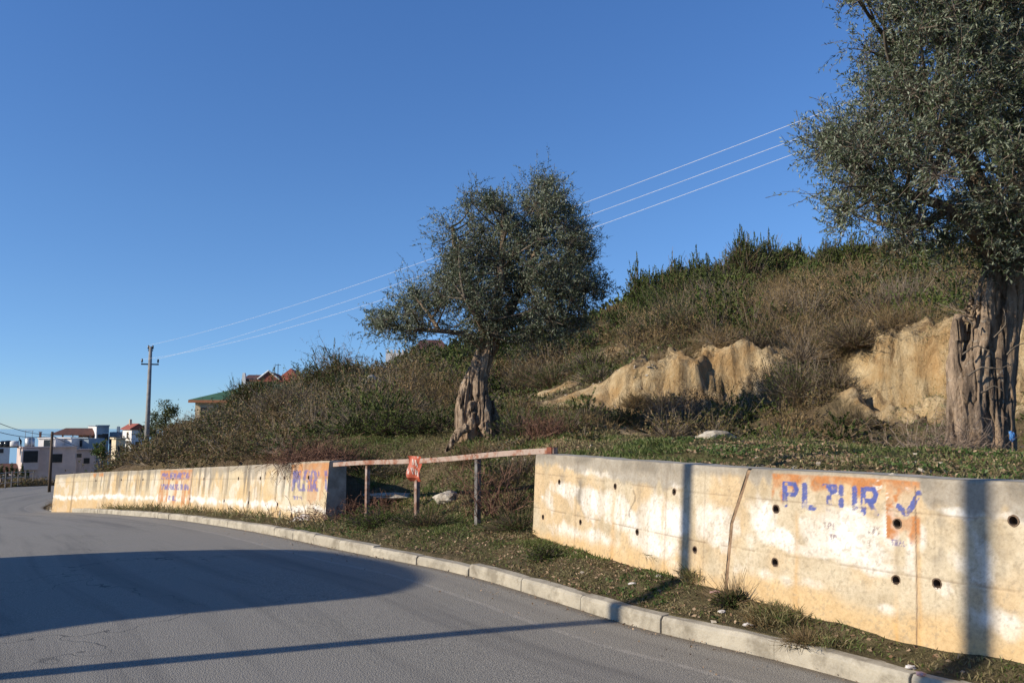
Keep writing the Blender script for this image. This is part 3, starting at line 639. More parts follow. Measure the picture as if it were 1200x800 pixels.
def make_wall(name, B, colour, s_lo, s_hi, H, thick, batter, step, vstep, label, holes, base_below=.3, endcut=None, startcut=None, hole_r=.03, zt=None):
    S_, PXc = pxmap(B)
    us = np.arange(0, 1+1e-9, step/(s_hi-s_lo)); vs = np.arange(-base_below/H, 1+1e-9, vstep/H); vs = vs*(1/vs[-1]) if vs[-1] < 1 else vs
    U, Vv = np.meshgrid(us, vs); U = U.ravel(); Vv = Vv.ravel()
    lo = s_lo+(startcut(Vv) if startcut else 0); hi = s_hi+(endcut(Vv) if endcut else 0)
    s = lo+(hi-lo)*U
    bx_, by_, bz_ = (np.interp(s, S_, B[:, k]) for k in range(3)); t = nrm(B, S_, s)
    nout = np.stack([-t[:, 1], t[:, 0]], 1); nout *= -np.sign((nout*(np.stack([bx_, by_], 1))).sum(1))[:, None]
    wob = (fbm(s*.8, Vv*1.2, 0, 3, 91)-.5)*.03+(fbm(s*7, Vv*7, 0, 3, 92)-.5)*.006
    inset = batter*Vv-wob
    for lv in (.765, .36): inset = inset+.004*np.exp(-((Vv-lv)/.006)**2)
    tb = smooth(Vv, .985, 1.0)*.012; inset = inset+tb
    X = bx_-nout[:, 0]*inset; Y = by_-nout[:, 1]*inset
    topw = (fbm(s*2.5, 0, 0, 3, 95)-.5)*.02
    ztop = (zt(s) if zt is not None else bz_+H)
    Z = bz_+(ztop-bz_)*Vv+topw*smooth(Vv, .8, 1)
    px = np.interp(s, S_, PXc); C = colour(px, Vv, s)
    nu, nvv = len(us), len(vs); ii = np.arange((nu-1)*(nvv-1)); r_, c_ = ii//(nu-1), ii % (nu-1); a0 = r_*nu+c_
    Fq = np.stack([a0, a0+1, a0+nu+1, a0+nu], 1)
    root = empty(name, (float(X.mean()), float(Y.mean()), float(bz_.mean())), label, 'wall'); ro = np.array(root.location)
    # openings
    cs = s[Fq].mean(1); cv = Vv[Fq].mean(1)*H; keep = np.ones(len(Fq), bool); hs = []
    for (hpx, hv) in holes:
        h_s = np.interp(hpx, PXc if PXc[0] < PXc[-1] else PXc[::-1], S_ if PXc[0] < PXc[-1] else S_[::-1])
        keep &= np.hypot(cs-h_s, cv-hv*H) > hole_r; hs.append((h_s, hv))
    # orient outward
    face = npmesh('wall_face', np.stack([X, Y, Z], 1)-ro, Fq[keep], M['wall'], root, attrs={'Col': C}, smooth_=True)
    # body: top, back and the two ends, set behind the face
    m_ = MB(); top_in = []; k = 60; ring = []
    for uu in np.linspace(0, 1, k):
        row = []
        for (vv_, off) in ((1.0, batter+.012), (1.0, batter+thick*.5), (1.0, batter+thick), (-base_below/H, batter+thick+.05)):
            va = np.array([vv_]); l_ = s_lo+(startcut(va)[0] if startcut else 0); h_ = s_hi+(endcut(va)[0] if endcut else 0); s1 = np.array([l_+(h_-l_)*uu])
            tt = nrm(B, S_, s1)[0]; no = np.array([-tt[1], tt[0]]); bp = np.array([np.interp(s1[0], S_, B[:, q_]) for q_ in range(3)]); no *= -np.sign((no*bp[:2]).sum())
            ztp = zt(s1)[0] if zt is not None else bp[2]+H
            z_ = bp[2]+(ztp-bp[2])*vv_+((fbm(s1*2.5, 0, 0, 3, 95)[0]-.5)*.02 if vv_ == 1 else 0)
            row.append(np.array([bp[0]-no[0]*off, bp[1]-no[1]*off, z_])-ro)
        ring.append(row)
    vsb = [p for row in ring for p in row]; f = [(a*4+b, a*4+b+1, (a+1)*4+b+1, (a+1)*4+b) for a in range(k-1) for b in range(3)]
    m_.add(vsb, f); m_.build('coping', M['wall_inside'], root)
    for side in (0, 1):
        idx = np.arange(nvv)*nu+(0 if side == 0 else nu-1); q_ = MB(); vv_ = []
        row = ring[0] if side == 0 else ring[-1]
        for a, i_ in enumerate(idx):
            fp = np.array([X[i_], Y[i_], Z[i_]])-ro; tt = t[i_]; no = nout[i_]; offb = thick+batter-inset[i_]
            vv_ += [fp, fp-np.array([no[0], no[1], 0])*offb]
        q_.add(vv_, [(2*a, 2*a+1, 2*a+3, 2*a+2) for a in range(nvv-1)]); q_.build('wall_end', M['wall_inside'], root)
    for (h_s, hv) in hs:
        tt = nrm(B, S_, np.array([h_s]))[0]; no = np.array([-tt[1], tt[0], 0]); bp = np.array([np.interp(h_s, S_, B[:, q2]) for q2 in range(3)])
        if (no[:2]*bp[:2]).sum() > 0: no = -no
        ztp = zt(np.array([h_s]))[0] if zt is not None else bp[2]+H
        c0 = bp+np.array([0, 0, (ztp-bp[2])*hv])-no*(batter*hv-(fbm(h_s*.8, hv*1.2, 0, 3, 91)-.5)*.03)-ro
        q2 = MB(); R1 = hole_r*1.13; n = 16; T3 = np.array([tt[0], tt[1], 0]); vv2 = []
        jag = random.Random(int(h_s*1000))
        for ri, (rr, dep) in enumerate(((R1, -.004), (R1*1.0, .003), (R1*.76, .002), (R1*.72, -.07), (0.001, -.075))):
            for a in range(n):
                an = 2*math.pi*a/n; jj = 1+(jag.uniform(-.06, .06) if ri < 3 else 0)
                vv2.append(c0+no*dep+T3*math.cos(an)*rr*jj+np.array([0, 0, 1])*math.sin(an)*rr*jj*1.05)
        q2.add(vv2, [(ri*n+a, ri*n+(a+1) % n, (ri+1)*n+(a+1) % n, (ri+1)*n+a) for ri in range(4) for a in range(n)])
        q2.build('weep_pipe', M['pipe'], root, smooth_=False)
    return root
SNB, PXN = pxmap(NBc)
def s_at(px): return float(np.interp(px, PXN, SNB))
s_top, s_bot = s_at(874.5), s_at(849)
def jc(v):  # slanted joint: s offset from s_bot as height grows
    vc = np.clip(v, 0, 1); return np.interp(vc, [0, .55, 1], [0, (s_top-s_bot)*.22, (s_top-s_bot)])
ztopN = lambda s: 1.27+0*s
make_wall('retaining_wall', NBc, near_colour, 0.0, s_bot-.016, 1.0, .26, .06, .011, .011, 'stained tan concrete retaining wall block left of the slanted crack, beside the gap with the rusty rail',
          [(652,.70),(717,.73),(786,.75),(635,.265),(678,.30),(745,.33),(812,.285)], endcut=jc, zt=ztopN, hole_r=.027)
make_wall('retaining_wall', NBc, near_colour, s_bot+.016, s_at(1200)+4.0, 1.0, .26, .06, .008, .008, 'stained concrete retaining wall block with orange painted field and worn blue letters, right of the slanted crack',
          [(906,.70),(1048,.685),(1186,.77),(906,.30),(1046,.315),(1094,.335)], startcut=jc, zt=ztopN, hole_r=.03)
# board filling the joint
mb = MB(); vs_ = np.linspace(-.2, .985, 30); vv = []
for v in vs_:
    for ds in (-.024, .024):
        s1 = np.array([s_bot+jc(np.array([v]))[0]+ds]); tt = nrm(NBc, SNB, s1)[0]; bp = np.array([np.interp(s1[0], SNB, NBc[:, q_]) for q_ in range(3)]); no = np.array([-tt[1], tt[0]]); no *= -np.sign((no*bp[:2]).sum())
        off = .06*v+.006+random.uniform(-.006, .006); vv.append((bp[0]-no[0]*off, bp[1]-no[1]*off, bp[2]+v))
mb.add(vv, [(2*a, 2*a+1, 2*a+3, 2*a+2) for a in range(len(vs_)-1)])
jo = [o for o in COL.objects if o.name.startswith('retaining_wall')][0]
o = mb.build('joint_filler', M['joint'], None); o.parent = jo; o.matrix_parent_inverse = Matrix.Translation(jo.location).inverted()
S_F = np.concatenate([[0], np.cumsum(np.linalg.norm(np.diff(FBc[:, :2], axis=0), axis=1))])
make_wall('retaining_wall', FBc, far_colour, 0.0, S_F[-1], 1.0, .30, .07, .03, .022, 'long lime-streaked concrete retaining wall beyond the rusty rail, curving away towards the houses',
          [(p, .72) for p in (358, 330, 302, 276, 236, 200, 165, 140, 110)]+[(p, .22) for p in (325, 291, 262, 222)], base_below=.5, hole_r=.035)
# ------------------------------------------------------------------ foliage kit
class Quads:
    def __init__(s): s.V = []; s.var = []
    def leaves(s, C, D, L, W, var, droop=0.):
        n = len(C); D = D/(np.linalg.norm(D, axis=1)[:, None]+1e-9); S = np.cross(D, rng.normal(size=(n, 3))); S /= np.linalg.norm(S, axis=1)[:, None]+1e-9
        L = np.broadcast_to(L, n)[:, None]; W = np.broadcast_to(W, n)[:, None]
        v = np.stack([C, C+D*L*.5+S*W*.5, C+D*L+np.array([0, 0, -1])*droop*L, C+D*L*.5-S*W*.5], 1)
        s.V.append(v.reshape(-1, 3)); s.var.append(np.repeat(np.clip(var, 0, 1), 4))
    def sticks(s, A, B, w0, w1, var):
        n = len(A); D = B-A; S = np.cross(D, rng.normal(size=(n, 3))); S /= np.linalg.norm(S, axis=1)[:, None]+1e-9
        w0 = np.broadcast_to(w0, n)[:, None]; w1 = np.broadcast_to(w1, n)[:, None]
        v = np.stack([A+S*w0/2, B+S*w1/2, B-S*w1/2, A-S*w0/2], 1); s.V.append(v.reshape(-1, 3)); s.var.append(np.repeat(np.clip(var, 0, 1), 4))
    def arrays(s): return np.concatenate(s.V), np.concatenate(s.var)
    def build(s, name, mat, parent=None, rel=None):
        V, va = s.arrays(); n = len(V)//4
        return npmesh(name, V, np.arange(n*4).reshape(n, 4), mat, parent, attrs={'var': va}, rel=rel)
def rdir(n, up=0.):
    d = rng.normal(size=(n, 3)); d /= np.linalg.norm(d, axis=1)[:, None]; d[:, 2] += up; return d/np.linalg.norm(d, axis=1)[:, None]
def rampmat(name, stops, rough=.7, trans=.15, spec=.2):
    q = NT(name, rough, spec); a = q.ramp(q.attr('var'), stops); q.col(a)
    tr = q.n('ShaderNodeBsdfTranslucent'); q.L(a, tr.inputs[0]); ms = q.n('ShaderNodeMixShader'); ms.inputs[0].default_value = trans
    q.L(q.b.outputs[0], ms.inputs[1]); q.L(tr.outputs[0], ms.inputs[2]); q.L(ms.outputs[0], q.t.nodes['Material Output'].inputs[0]); return q.m
# one ramp holds many plant colours: 0-.25 dark green, .25-.5 olive, .5-.75 brown leaf, .75-1 grey-tan twig
M['scrub'] = rampmat('hillside_scrub', [(0, (.030, .045, .012)), (.22, (.10, .13, .03)), (.26, (.065, .068, .022)), (.48, (.16, .135, .05)), (.52, (.125, .082, .036)), (.74, (.28, .195, .095)), (.78, (.10, .078, .058)), (.93, (.20, .155, .115)), (1, (.33, .27, .20))])
def scrub_unit(kind, n, leaf=1.):
    """a shrub in a unit radius; returns V (4n,3) and var."""
    q = Quads(); sd_ = rng.integers(1000)
    def shell(m, rmin=.25):
        d = rdir(m, .35); d[:, 2] = np.abs(d[:, 2]); r = rmin+(1-rmin)*rng.random(m)**.5
        k = .40+1.15*fbm(d[:, 0]*2.0+sd_, d[:, 1]*2.0, d[:, 2]*2.0, 3, 5); return d*(r*k)[:, None]*np.array([1, 1, .85]), d
    if kind == 'evergreen':
        m = n//14; p, d = shell(m, .2)
        t = d*.6+rdir(m, .5)*.7; L = .16+.12*rng.random(m)
        for j in range(12):
            q.leaves(p+t*(L*j/12)[:, None], t+rdir(m)*.9, .085*leaf, .05*leaf, .08+.17*rng.random(m)+.0*p[:, 2])
        q.sticks(p*.2, p+t*L[:, None], .012, .006, .80+.05*rng.random(m)); q.sticks(p*.0, p*.9, .014, .008, .80+.05*rng.random(m))
    elif kind == 'darkgreen':
        m = n//10; p, d = shell(m, .2); t = d*.5+rdir(m, .4)*.8; L = .14+.12*rng.random(m)
        for j in range(8):
            q.leaves(p+t*(L*j/8)[:, None], t+rdir(m)*.9, .07*leaf, .038*leaf, rng.random(m)*.24+.10*(rng.random(m) < .25))
        q.sticks(p*.3, p+t*(L*1.2)[:, None], .012, .005, .8+.1*rng.random(m)); q.sticks(p*.5, p, .012, .006, .80+.2*rng.random(m))
    elif kind == 'mixed':
        m = n//10; p, d = shell(m, .15); t = d*.4+rdir(m, .7)*.7; L = .16+.14*rng.random(m)
        for j in range(7):
            q.leaves(p+t*(L*j/7)[:, None], t+rdir(m)*.9, .062*leaf, .03*leaf, np.where(rng.random(m) < .6, .26+.22*rng.random(m), .52+.2*rng.random(m)))
        q.sticks(p*.3, p+t*(L*1.4)[:, None], .010, .004, .8+.15*rng.random(m)); q.sticks(p*.4, p, .01, .005, .80+.15*rng.random(m)); q.sticks(p, p+t*(L*1.6)[:, None], .008, .003, .85+.15*rng.random(m))
    elif kind == 'brown':
        m = n//12; p, d = shell(m, .1); t = d*.5+rdir(m, .5)*.8; L = .12+.14*rng.random(m)
        for j in range(7):
            q.leaves(p+t*(L*(j/7))[:, None]+rng.normal(size=(m, 3))*.015, t+rdir(m)*1.0, .05*leaf, .026*leaf, np.where(rng.random(m) < .84, .52+.22*rng.random(m), .27+.2*rng.random(m)))
        for j in range(2): q.sticks(p, p+(t+rdir(m)*.5)*(L*1.3)[:, None], .008, .003, .55+.2*rng.random(m)+.22*(rng.random(m) < .2))
        b_ = p*.45+rdir(m)*.06; q.sticks(p*.1, b_, .012, .008, .80+.10*rng.random(m)); q.sticks(b_, p, .009, .005, .78+.15*rng.random(m))
    elif kind == 'bramble':
        m = n//16
        a = rng.normal(size=(m, 3))*np.array([.35, .35, .15]); a[:, 2] = np.abs(a[:, 2]); d = rdir(m, .5); d[:, 2] = np.abs(d[:, 2]); L = .7+.7*rng.random(m); pos = a.copy(); v = d.copy(); va = .78+.22*rng.random(m)**2
        va = np.where(rng.random(m) < .35, .54+.2*rng.random(m), va)
        for j in range(6):
            nx = pos+v*(L/6)[:, None]; q.sticks(pos, nx, .014-.0015*j, .0125-.0015*j, va); pos = nx; v = v+rng.normal(size=(m, 3))*.16+np.array([0, 0, -.17]); v /= np.linalg.norm(v, axis=1)[:, None]
            k = rng.random(m) < .8; kk = k.sum()
            for _r in range(2):
                if kk: q.leaves(pos[k]+rng.normal(size=(kk, 3))*.05, rdir(kk), .06*leaf, .034*leaf, np.where(rng.random(kk) < .4, .5+.25*rng.random(kk), np.where(rng.random(kk) < .6, .27+.2*rng.random(kk), .06+.16*rng.random(kk))))
            q.sticks(pos, pos+rdir(m)*.16, .007, .003, va)
    return q.arrays()
UNITS = {k: [scrub_unit(k, n) for _ in range(4)] for k, n in (('evergreen', 900), ('darkgreen', 850), ('mixed', 800), ('brown', 900), ('bramble', 1000))}
UNITS_BIG = {k: [scrub_unit(k, n, .55) for _ in range(2)] for k, n in (('evergreen', 5200), ('darkgreen', 4200), ('mixed', 4200), ('brown', 3600), ('bramble', 2600))}
def unit_world(kind, pos, r, h, tint=0., big=False, frac=1., leafk=1.):
    V, va = (UNITS_BIG if big else UNITS)[kind][rng.integers(2 if big else 4)]
    n = len(V)//4
    if frac < 1:
        k = rng.random(n) < frac; V = V.reshape(n, 4, 3)[k].reshape(-1, 3); va = va.reshape(n, 4)[k].ravel()
    sh = rng.uniform(-.12, .12); band = np.floor(np.minimum(va, .999)*4)/4; va = np.clip(va+sh, band+.005, band+.245)
    a = rng.random()*6.28; c_, s_ = math.cos(a), math.sin(a)
    X = V[:, 0]*c_-V[:, 1]*s_; Y = V[:, 0]*s_+V[:, 1]*c_
    Q = np.stack([X, Y, V[:, 2]], 1).reshape(-1, 4, 3); cc = Q.mean(1, keepdims=True); sc_ = np.array([r, r, h]); lf = (va.reshape(-1, 4)[:, :1] < .775)[:, :, None]
    st_ = (Q[:, 0:1]+Q[:, 3:4])/2*sc_+(((Q[:, 1:2]+Q[:, 2:3])-(Q[:, 0:1]+Q[:, 3:4]))/2*sc_)*np.array([0, 1, 1, 0])[None, :, None]
    wv = (Q-np.where(np.array([1, 0, 0, 1])[None, :, None] > 0, (Q[:, 0:1]+Q[:, 3:4])/2, (Q[:, 1:2]+Q[:, 2:3])/2))*leafk
    W_ = np.where(lf, cc*sc_+(Q-cc)*leafk*LS, st_+wv)
    return W_.reshape(-1, 3)+np.asarray(pos), va
LS = 1.0
class Mass:
    def __init__(s): s.V = []; s.a = []
    def add(s, *a, **k): V, va = unit_world(*a, **k); s.V.append(V); s.a.append(va)
    def build(s, name, label, cat, kind='stuff', rel=None):
        V = np.concatenate(s.V); n = len(V)//4
        o = npmesh(name, V, np.arange(n*4).reshape(n, 4), M['scrub'], attrs={'var': np.concatenate(s.a)}, rel=rel); return setp(o, label, cat, None, kind)
def proj(x, y, z):
    dz = z-CAMZ; zc = y*cp+dz*sp; yc = dz*cp-y*sp; return 600+F*x/np.maximum(zc, .1), 400-F*yc/np.maximum(zc, .1), zc

# ------------------------------------------------------------------ the scrub that covers the hillside
cx, cy = [], []
y_ = 7.5
while y_ < 64:
    st = .50+.017*y_; xs_ = np.arange(-.66*y_-2, .68*y_+3, st); cx.append(xs_+rng.uniform(-.45, .45, len(xs_))*st); cy.append(np.full(len(xs_), y_)+rng.uniform(-.45, .45, len(xs_))*st); y_ += st
cx = np.concatenate(cx); cy = np.concatenate(cy); cz = height(cx, cy)
S_c, D_c, _ = sd(cx, cy); bar_c = blob(cx, cy, BARE); px_, py_, _ = proj(cx, cy, cz)
dn, df, wn, wf = walld(S_c)
left = Mass(); right = Mass(); reg = fbm(cx*.16, cy*.16, 0, 3, 61); reg2 = fbm(cx*.45, cy*.45, 0, 2, 62)
nb = 0
cr_n = fbm(cx*.3, cy*.3, 0, 2, 64)
PATHS = [(P(600,462,26),2.2,.9),(P(670,482,23),1.7,.9),(P(700,500,19.5),1.5,.9)]
pth = blob(cx, cy, PATHS)
for i in range(len(cx)):
    x, y, z, s, d = cx[i], cy[i], cz[i], S_c[i], D_c[i]; a, b = px_[i], py_[i]
    if d < 1.6 or a < 40 or a > 1290: continue
    if wf[i] > .3 and d < df[i]+.40: continue
    if pth[i] > .5: continue
    if bar_c[i] > .34:
        if bar_c[i] < .93 and rng.random() < .38: right.add(['mixed', 'brown', 'darkgreen'][rng.integers(3)], (x, y, z-.05), rng.uniform(.18, .5), rng.uniform(.18, .42), frac=.5)
        continue
    dist = math.hypot(x, y)
    frac = float(np.clip(28/dist, .4, 1.)); lk = max(.9, dist/21)
    if a < 470 or (a < 520 and y > 27) or x < -6:                             # left hill: brambles
        if y < 19 and a > 395: continue
        if x > -1.5 and y < 26 and reg2[i] < .5: continue
        if reg[i]+.3*(reg2[i]-.5) > .535: k = 'darkgreen' if rng.random() < .8 else 'evergreen'
        elif reg2[i] > .55: k = 'mixed'
        elif reg2[i] < .42: k = 'brown'
        else: k = 'bramble'
        if 415 < a < 480 and 430 < b < 475 and rng.random() < .55: continue
        r = rng.uniform(.75, 1.15)*(.95 if y < 34 else 1.1); h = rng.uniform(.55, 1.35)*(1.0 if k != 'brown' else .9)
        if wf[i] > .3 and d < df[i]+2.2: r *= .85; h *= .7
        left.add(k, (x, y, z-.12), r, h, frac=frac, leafk=lk); nb += 1
    else:
        if y < 12.5 and x > 0: continue                          # grassy ledge behind the near wall
        if y < 17.5 and x < 1.5: continue
        if x > 1.5 and y < 15.2 and (reg2[i] < .52): continue
        if math.hypot(x+.8, y-16.8) < 1.5: continue
        up = y > 23.5
        if a > 800 and 17.2 < y: up = True
        if up:
            if y > 36: k = 'evergreen' if reg[i] > .42 else 'darkgreen'
            elif reg2[i] < .415: k = 'brown'
            elif reg2[i] < .475: k = 'mixed'
            elif reg2[i] < .545: k = 'evergreen'
            else: k = 'darkgreen'
            if a > 880 and y < 31 and k == 'darkgreen' and rng.random() < .6: k = 'brown'
            r = rng.uniform(.7, 1.15); h = rng.uniform(.6, 1.45)
            if 560 < a < 740 and y < 30: h *= .6; k = 'mixed' if rng.random() < .5 else k
            if bar_c[i] > .12: r *= .6; h *= .5
            if a > 800 and y < 19: h *= .55; r *= .8
        else:
            if rng.random() < (.30 if y < 17.5 else .12): continue
            k = ['mixed', 'darkgreen', 'brown'][int(rng.choice(3, p=[.40, .33, .27]))]
            r = rng.uniform(.4, .85); h = rng.uniform(.3, .7)
            if bar_c[i] > .15: r *= .55; h *= .5
        right.add(k, (x, y, z-.08), r, h, frac=frac, leafk=lk); nb += 1
print('shrubs', nb)
left.build('bramble_thicket', 'tangled leafless brambles and dark scrub covering the slope above the far wall', 'undergrowth')
right.build('hillside_scrub', 'brown heathery scrub covering the slope around the sandy banks', 'undergrowth')

# ------------------------------------------------------------------ bushes one can tell apart
def bush(name, label, cat, px, py, Y, parts, group=None, sink=.1, ground=True):
    p = P(px, py, Y); z = height1(p[0], p[1]) if ground else p[2]
    root = empty(name, (p[0], p[1], z), label, cat, group)
    Vs, As = [], []
    for (dx, dy, dz, k, r, h) in parts:
        V, va = unit_world(k, (dx, dy, dz-sink), r, h, big=True, leafk=max(.9, Y/22)); Vs.append(V); As.append(va)
    V = np.concatenate(Vs); va = np.concatenate(As); n = len(V)//4
    tw = va.reshape(n, 4)[:, 0] >= .775; Q = V.reshape(n, 4, 3)
    for nm, kk in (('stems', tw), ('foliage', ~tw)):
        m = int(kk.sum())
        if m: npmesh(nm, Q[kk].reshape(-1, 3), np.arange(m*4).reshape(m, 4), M['scrub'], root, attrs={'var': va.reshape(n, 4)[kk].ravel()})
    return root
cr = [(735,40,'brown',.9,1.0,'brown low shrub where the crest meets the olive crown'),(768,40,'evergreen',1.3,2.2,'bright evergreen shrub, leftmost tall one on the hill crest'),(800,41,'evergreen',1.5,2.1,'broad evergreen shrub second from the left on the hill crest'),
      (832,41,'evergreen',1.5,1.7,'low rounded evergreen shrub third from the left on the hill crest'),(858,41,'darkgreen',1.3,1.4,'low dull green shrub between the two tallest crest shrubs'),(880,40,'evergreen',1.5,2.1,'tallest pointed evergreen shrub on the hill crest'),
      (908,41,'evergreen',1.6,1.9,'wide evergreen shrub just right of the pointed one on the crest'),(938,42,'evergreen',1.6,1.7,'evergreen shrub under the left tip of the big olive crown'),(970,41,'darkgreen',1.6,1.6,'dark evergreen shrub half behind the big olive crown'),
      (1010,40,'evergreen',1.7,1.7,'evergreen shrub seen below the big olive crown on the crest'),(1060,38,'darkgreen',1.7,1.5,'dull green shrub on the crest behind the big olive branches')]
for px, Y, k, r, h, lb in cr:
    h *= 1.12
    p = P(px, 330, Y); z = height1(p[0], Y)
    rt = bush('crest_shrub', lb, 'shrub', px, 330, Y, [(0, 0, 0, k, r, h*.85)]+[(rng.uniform(-.8, .8), rng.uniform(-.5, .5), h*.25, k, r*.45, h*rng.uniform(.55, .85)) for _ in range(3)], 'shrubs along the hill crest')
for px, py, Y, parts, lb in [
    (392, 455, 34, [(0,0,0,'evergreen',1.5,1.6),(-.9,.2,0,'darkgreen',1.0,1.2),(.8,-.2,0,'darkgreen',1.1,1.3),(.2,0,.6,'bramble',1.2,1.3)], 'dark evergreen bush crowning the left slope against the sky'),
    (318, 474, 38, [(0,0,0,'evergreen',1.7,1.5),(-1.3,0,0,'darkgreen',1.1,1.4),(-.6,-.2,.3,'evergreen',1.0,1.2)], 'green bush in front of the red roofed house'),
    (700, 470, 23.5, [(0,0,0,'darkgreen',.8,.7)], 'low dark bush beside the pale track above the barrier'),
    (612, 508, 16.6, [(0,0,0,'darkgreen',.75,.75),(.5,.1,0,'darkgreen',.5,.5)], 'dark green bush just right of the small olive trunk'),
    (500, 503, 18.5, [(0,0,0,'darkgreen',.9,.55),(-.8,.2,0,'evergreen',.7,.5)], 'spreading green bush just left of the small olive trunk'),
    (660, 515, 16.2, [(0,0,0,'darkgreen',.6,.65),(.4,0,0,'brown',.5,.6)], 'dark bush on the ledge above the end of the rusty rail'),
    (945, 480, 17.3, [(0,0,0,'mixed',.9,1.0),(.3,.2,.2,'brown',.8,1.0)], 'olive brown bush in the hollow between the two sandy banks'),
    (915, 470, 19.2, [(0,0,0,'darkgreen',.9,1.5),(.6,.3,0,'brown',.9,1.8)], 'tall scrub bush shading the right end of the left sandy bank'),
    (845, 490, 19.4, [(0,0,0,'darkgreen',.8,.9)], 'low dark bush at the foot of the left sandy bank'),
    (790, 492, 18.8, [(0,0,0,'mixed',.9,.6),(.9,.1,0,'darkgreen',.6,.5)], 'straggly bush below the middle of the left sandy bank'),
    (975, 470, 16.9, [(0,0,0,'mixed',.8,.8),(-.6,.4,.1,'darkgreen',.7,.8)], 'bush covering the left foot of the right sandy bank'),
    (990, 410, 17.6, [(0,0,0,'brown',.9,.9),(-.9,0,0,'brown',.9,1.1)], 'brown bush at the upper left corner of the right sandy bank'),
    (900, 402, 23.2, [(0,0,0,'brown',1.3,1.5),(.9,-.4,-.2,'brown',1.0,1.2)], 'tall brown bush overhanging the top right of the left sandy bank'),
    (468, 562, 16.2, [(0,0,0,'mixed',.6,.35),(-.7,.2,0,'darkgreen',.5,.4)], 'low tangled bush behind the left half of the rusty rail'),
    (560, 556, 15.0, [(0,0,0,'brown',.6,.4),(.5,0,0,'mixed',.5,.4)], 'low brown bush behind the rail between the middle and right posts'),
    (612, 572, 12.9, [(0,0,0,'mixed',.45,.45),(-.3,.3,0,'darkgreen',.45,.4)], 'bush pressed against the left end of the near wall'),
    (420, 520, 19.5, [(0,0,0,'darkgreen',.9,.8),(1.0,.2,0,'bramble',.9,.8)], 'dark bush on the slope above the end of the far wall'),
    (470, 490, 22.5, [(0,0,0,'darkgreen',1.1,.8),(-1.1,.3,0,'evergreen',.9,.8)], 'green bushy clump left of the small olive, above the dark bush'),
    (650, 440, 26, [(0,0,0,'darkgreen',1.2,.9),(1.2,.3,0,'brown',1.0,.9)], 'dark rounded bush under the right side of the small olive crown'),
    (850, 385, 26, [(0,0,0,'brown',1.3,1.3),(-1.2,.3,0,'darkgreen',1.2,1.0)], 'big brown bush above the left sandy bank'),
    (760, 400, 27.5, [(0,0,0,'darkgreen',1.3,1.1),(1.2,.2,0,'evergreen',.9,1.1)], 'dark green bush above the small ochre bare patches'),
    (800, 352, 34, [(0,0,0,'evergreen',1.8,1.6),(1.5,.2,0,'darkgreen',1.3,1.3)], 'large green bush just under the crest left of centre'),
    (1010, 365, 22, [(0,0,0,'brown',1.4,1.3),(1.3,.2,0,'mixed',1.2,1.1)], 'reddish brown bush above the right sandy bank'),
    (1040, 392, 17.0, [(0,0,.1,'brown',.9,.7),(-.7,-.1,0,'mixed',.7,.6)], 'brown bush hanging over the middle of the right sandy bank'),
    (1185, 388, 16.0, [(0,0,.1,'mixed',1.0,.8)], 'scrub on the bank seen right of the big trunk'),
    (770, 432, 22.3, [(0,0,.1,'brown',.7,.5),(.8,.1,.2,'brown',.7,.6)], 'brown fringe on top of the left sandy bank'),
    (845, 403, 22.6, [(0,0,.1,'brown',.8,.7),(.9,.1,0,'mixed',.6,.6)], 'brown bush overhanging the middle of the left sandy bank'),
    (735, 490, 19.6, [(0,0,0,'darkgreen',.7,.5),(-.9,.1,0,'mixed',.6,.4)], 'dark low bushes at the left foot of the left sandy bank'),
    (890, 492, 18.8, [(0,0,0,'darkgreen',.8,.8),(.9,.2,0,'brown',.8,.9)], 'dark bush at the right foot of the left sandy bank'),
    (1000, 492, 15.3, [(0,0,0,'mixed',.5,.35)], 'small tuft at the foot of the right sandy bank'),
    (395, 500, 24, [(0,0,0,'darkgreen',1.3,1.1),(1.3,.2,0,'darkgreen',1.0,.9)], 'large dark bush in the thicket above the end of the far wall'),
    (1000, 330, 30, [(0,0,0,'brown',1.7,1.5),(1.6,.2,0,'brown',1.4,1.3)], 'reddish brown thicket under the big olive crown'),
    (690, 445, 25.5, [(0,0,0,'darkgreen',.9,.8),(.9,.2,0,'brown',.7,.7)], 'dark bush left of the small ochre bare patches'),
    (775, 470, 20.9, [(0,0,0,'mixed',.5,.45),(-.6,.2,.1,'brown',.4,.4)], 'straggly tuft growing out of the face of the left sandy bank'),
    (1080, 398, 17.2, [(0,0,0,'brown',1.0,.7),(-.6,0,0,'brown',.8,.6)], 'brown tuft overhanging the right sandy bank beside the big trunk')]:
    bush('hill_bush', lb, 'bush', px, py, Y, parts, 'bushes on the slope')

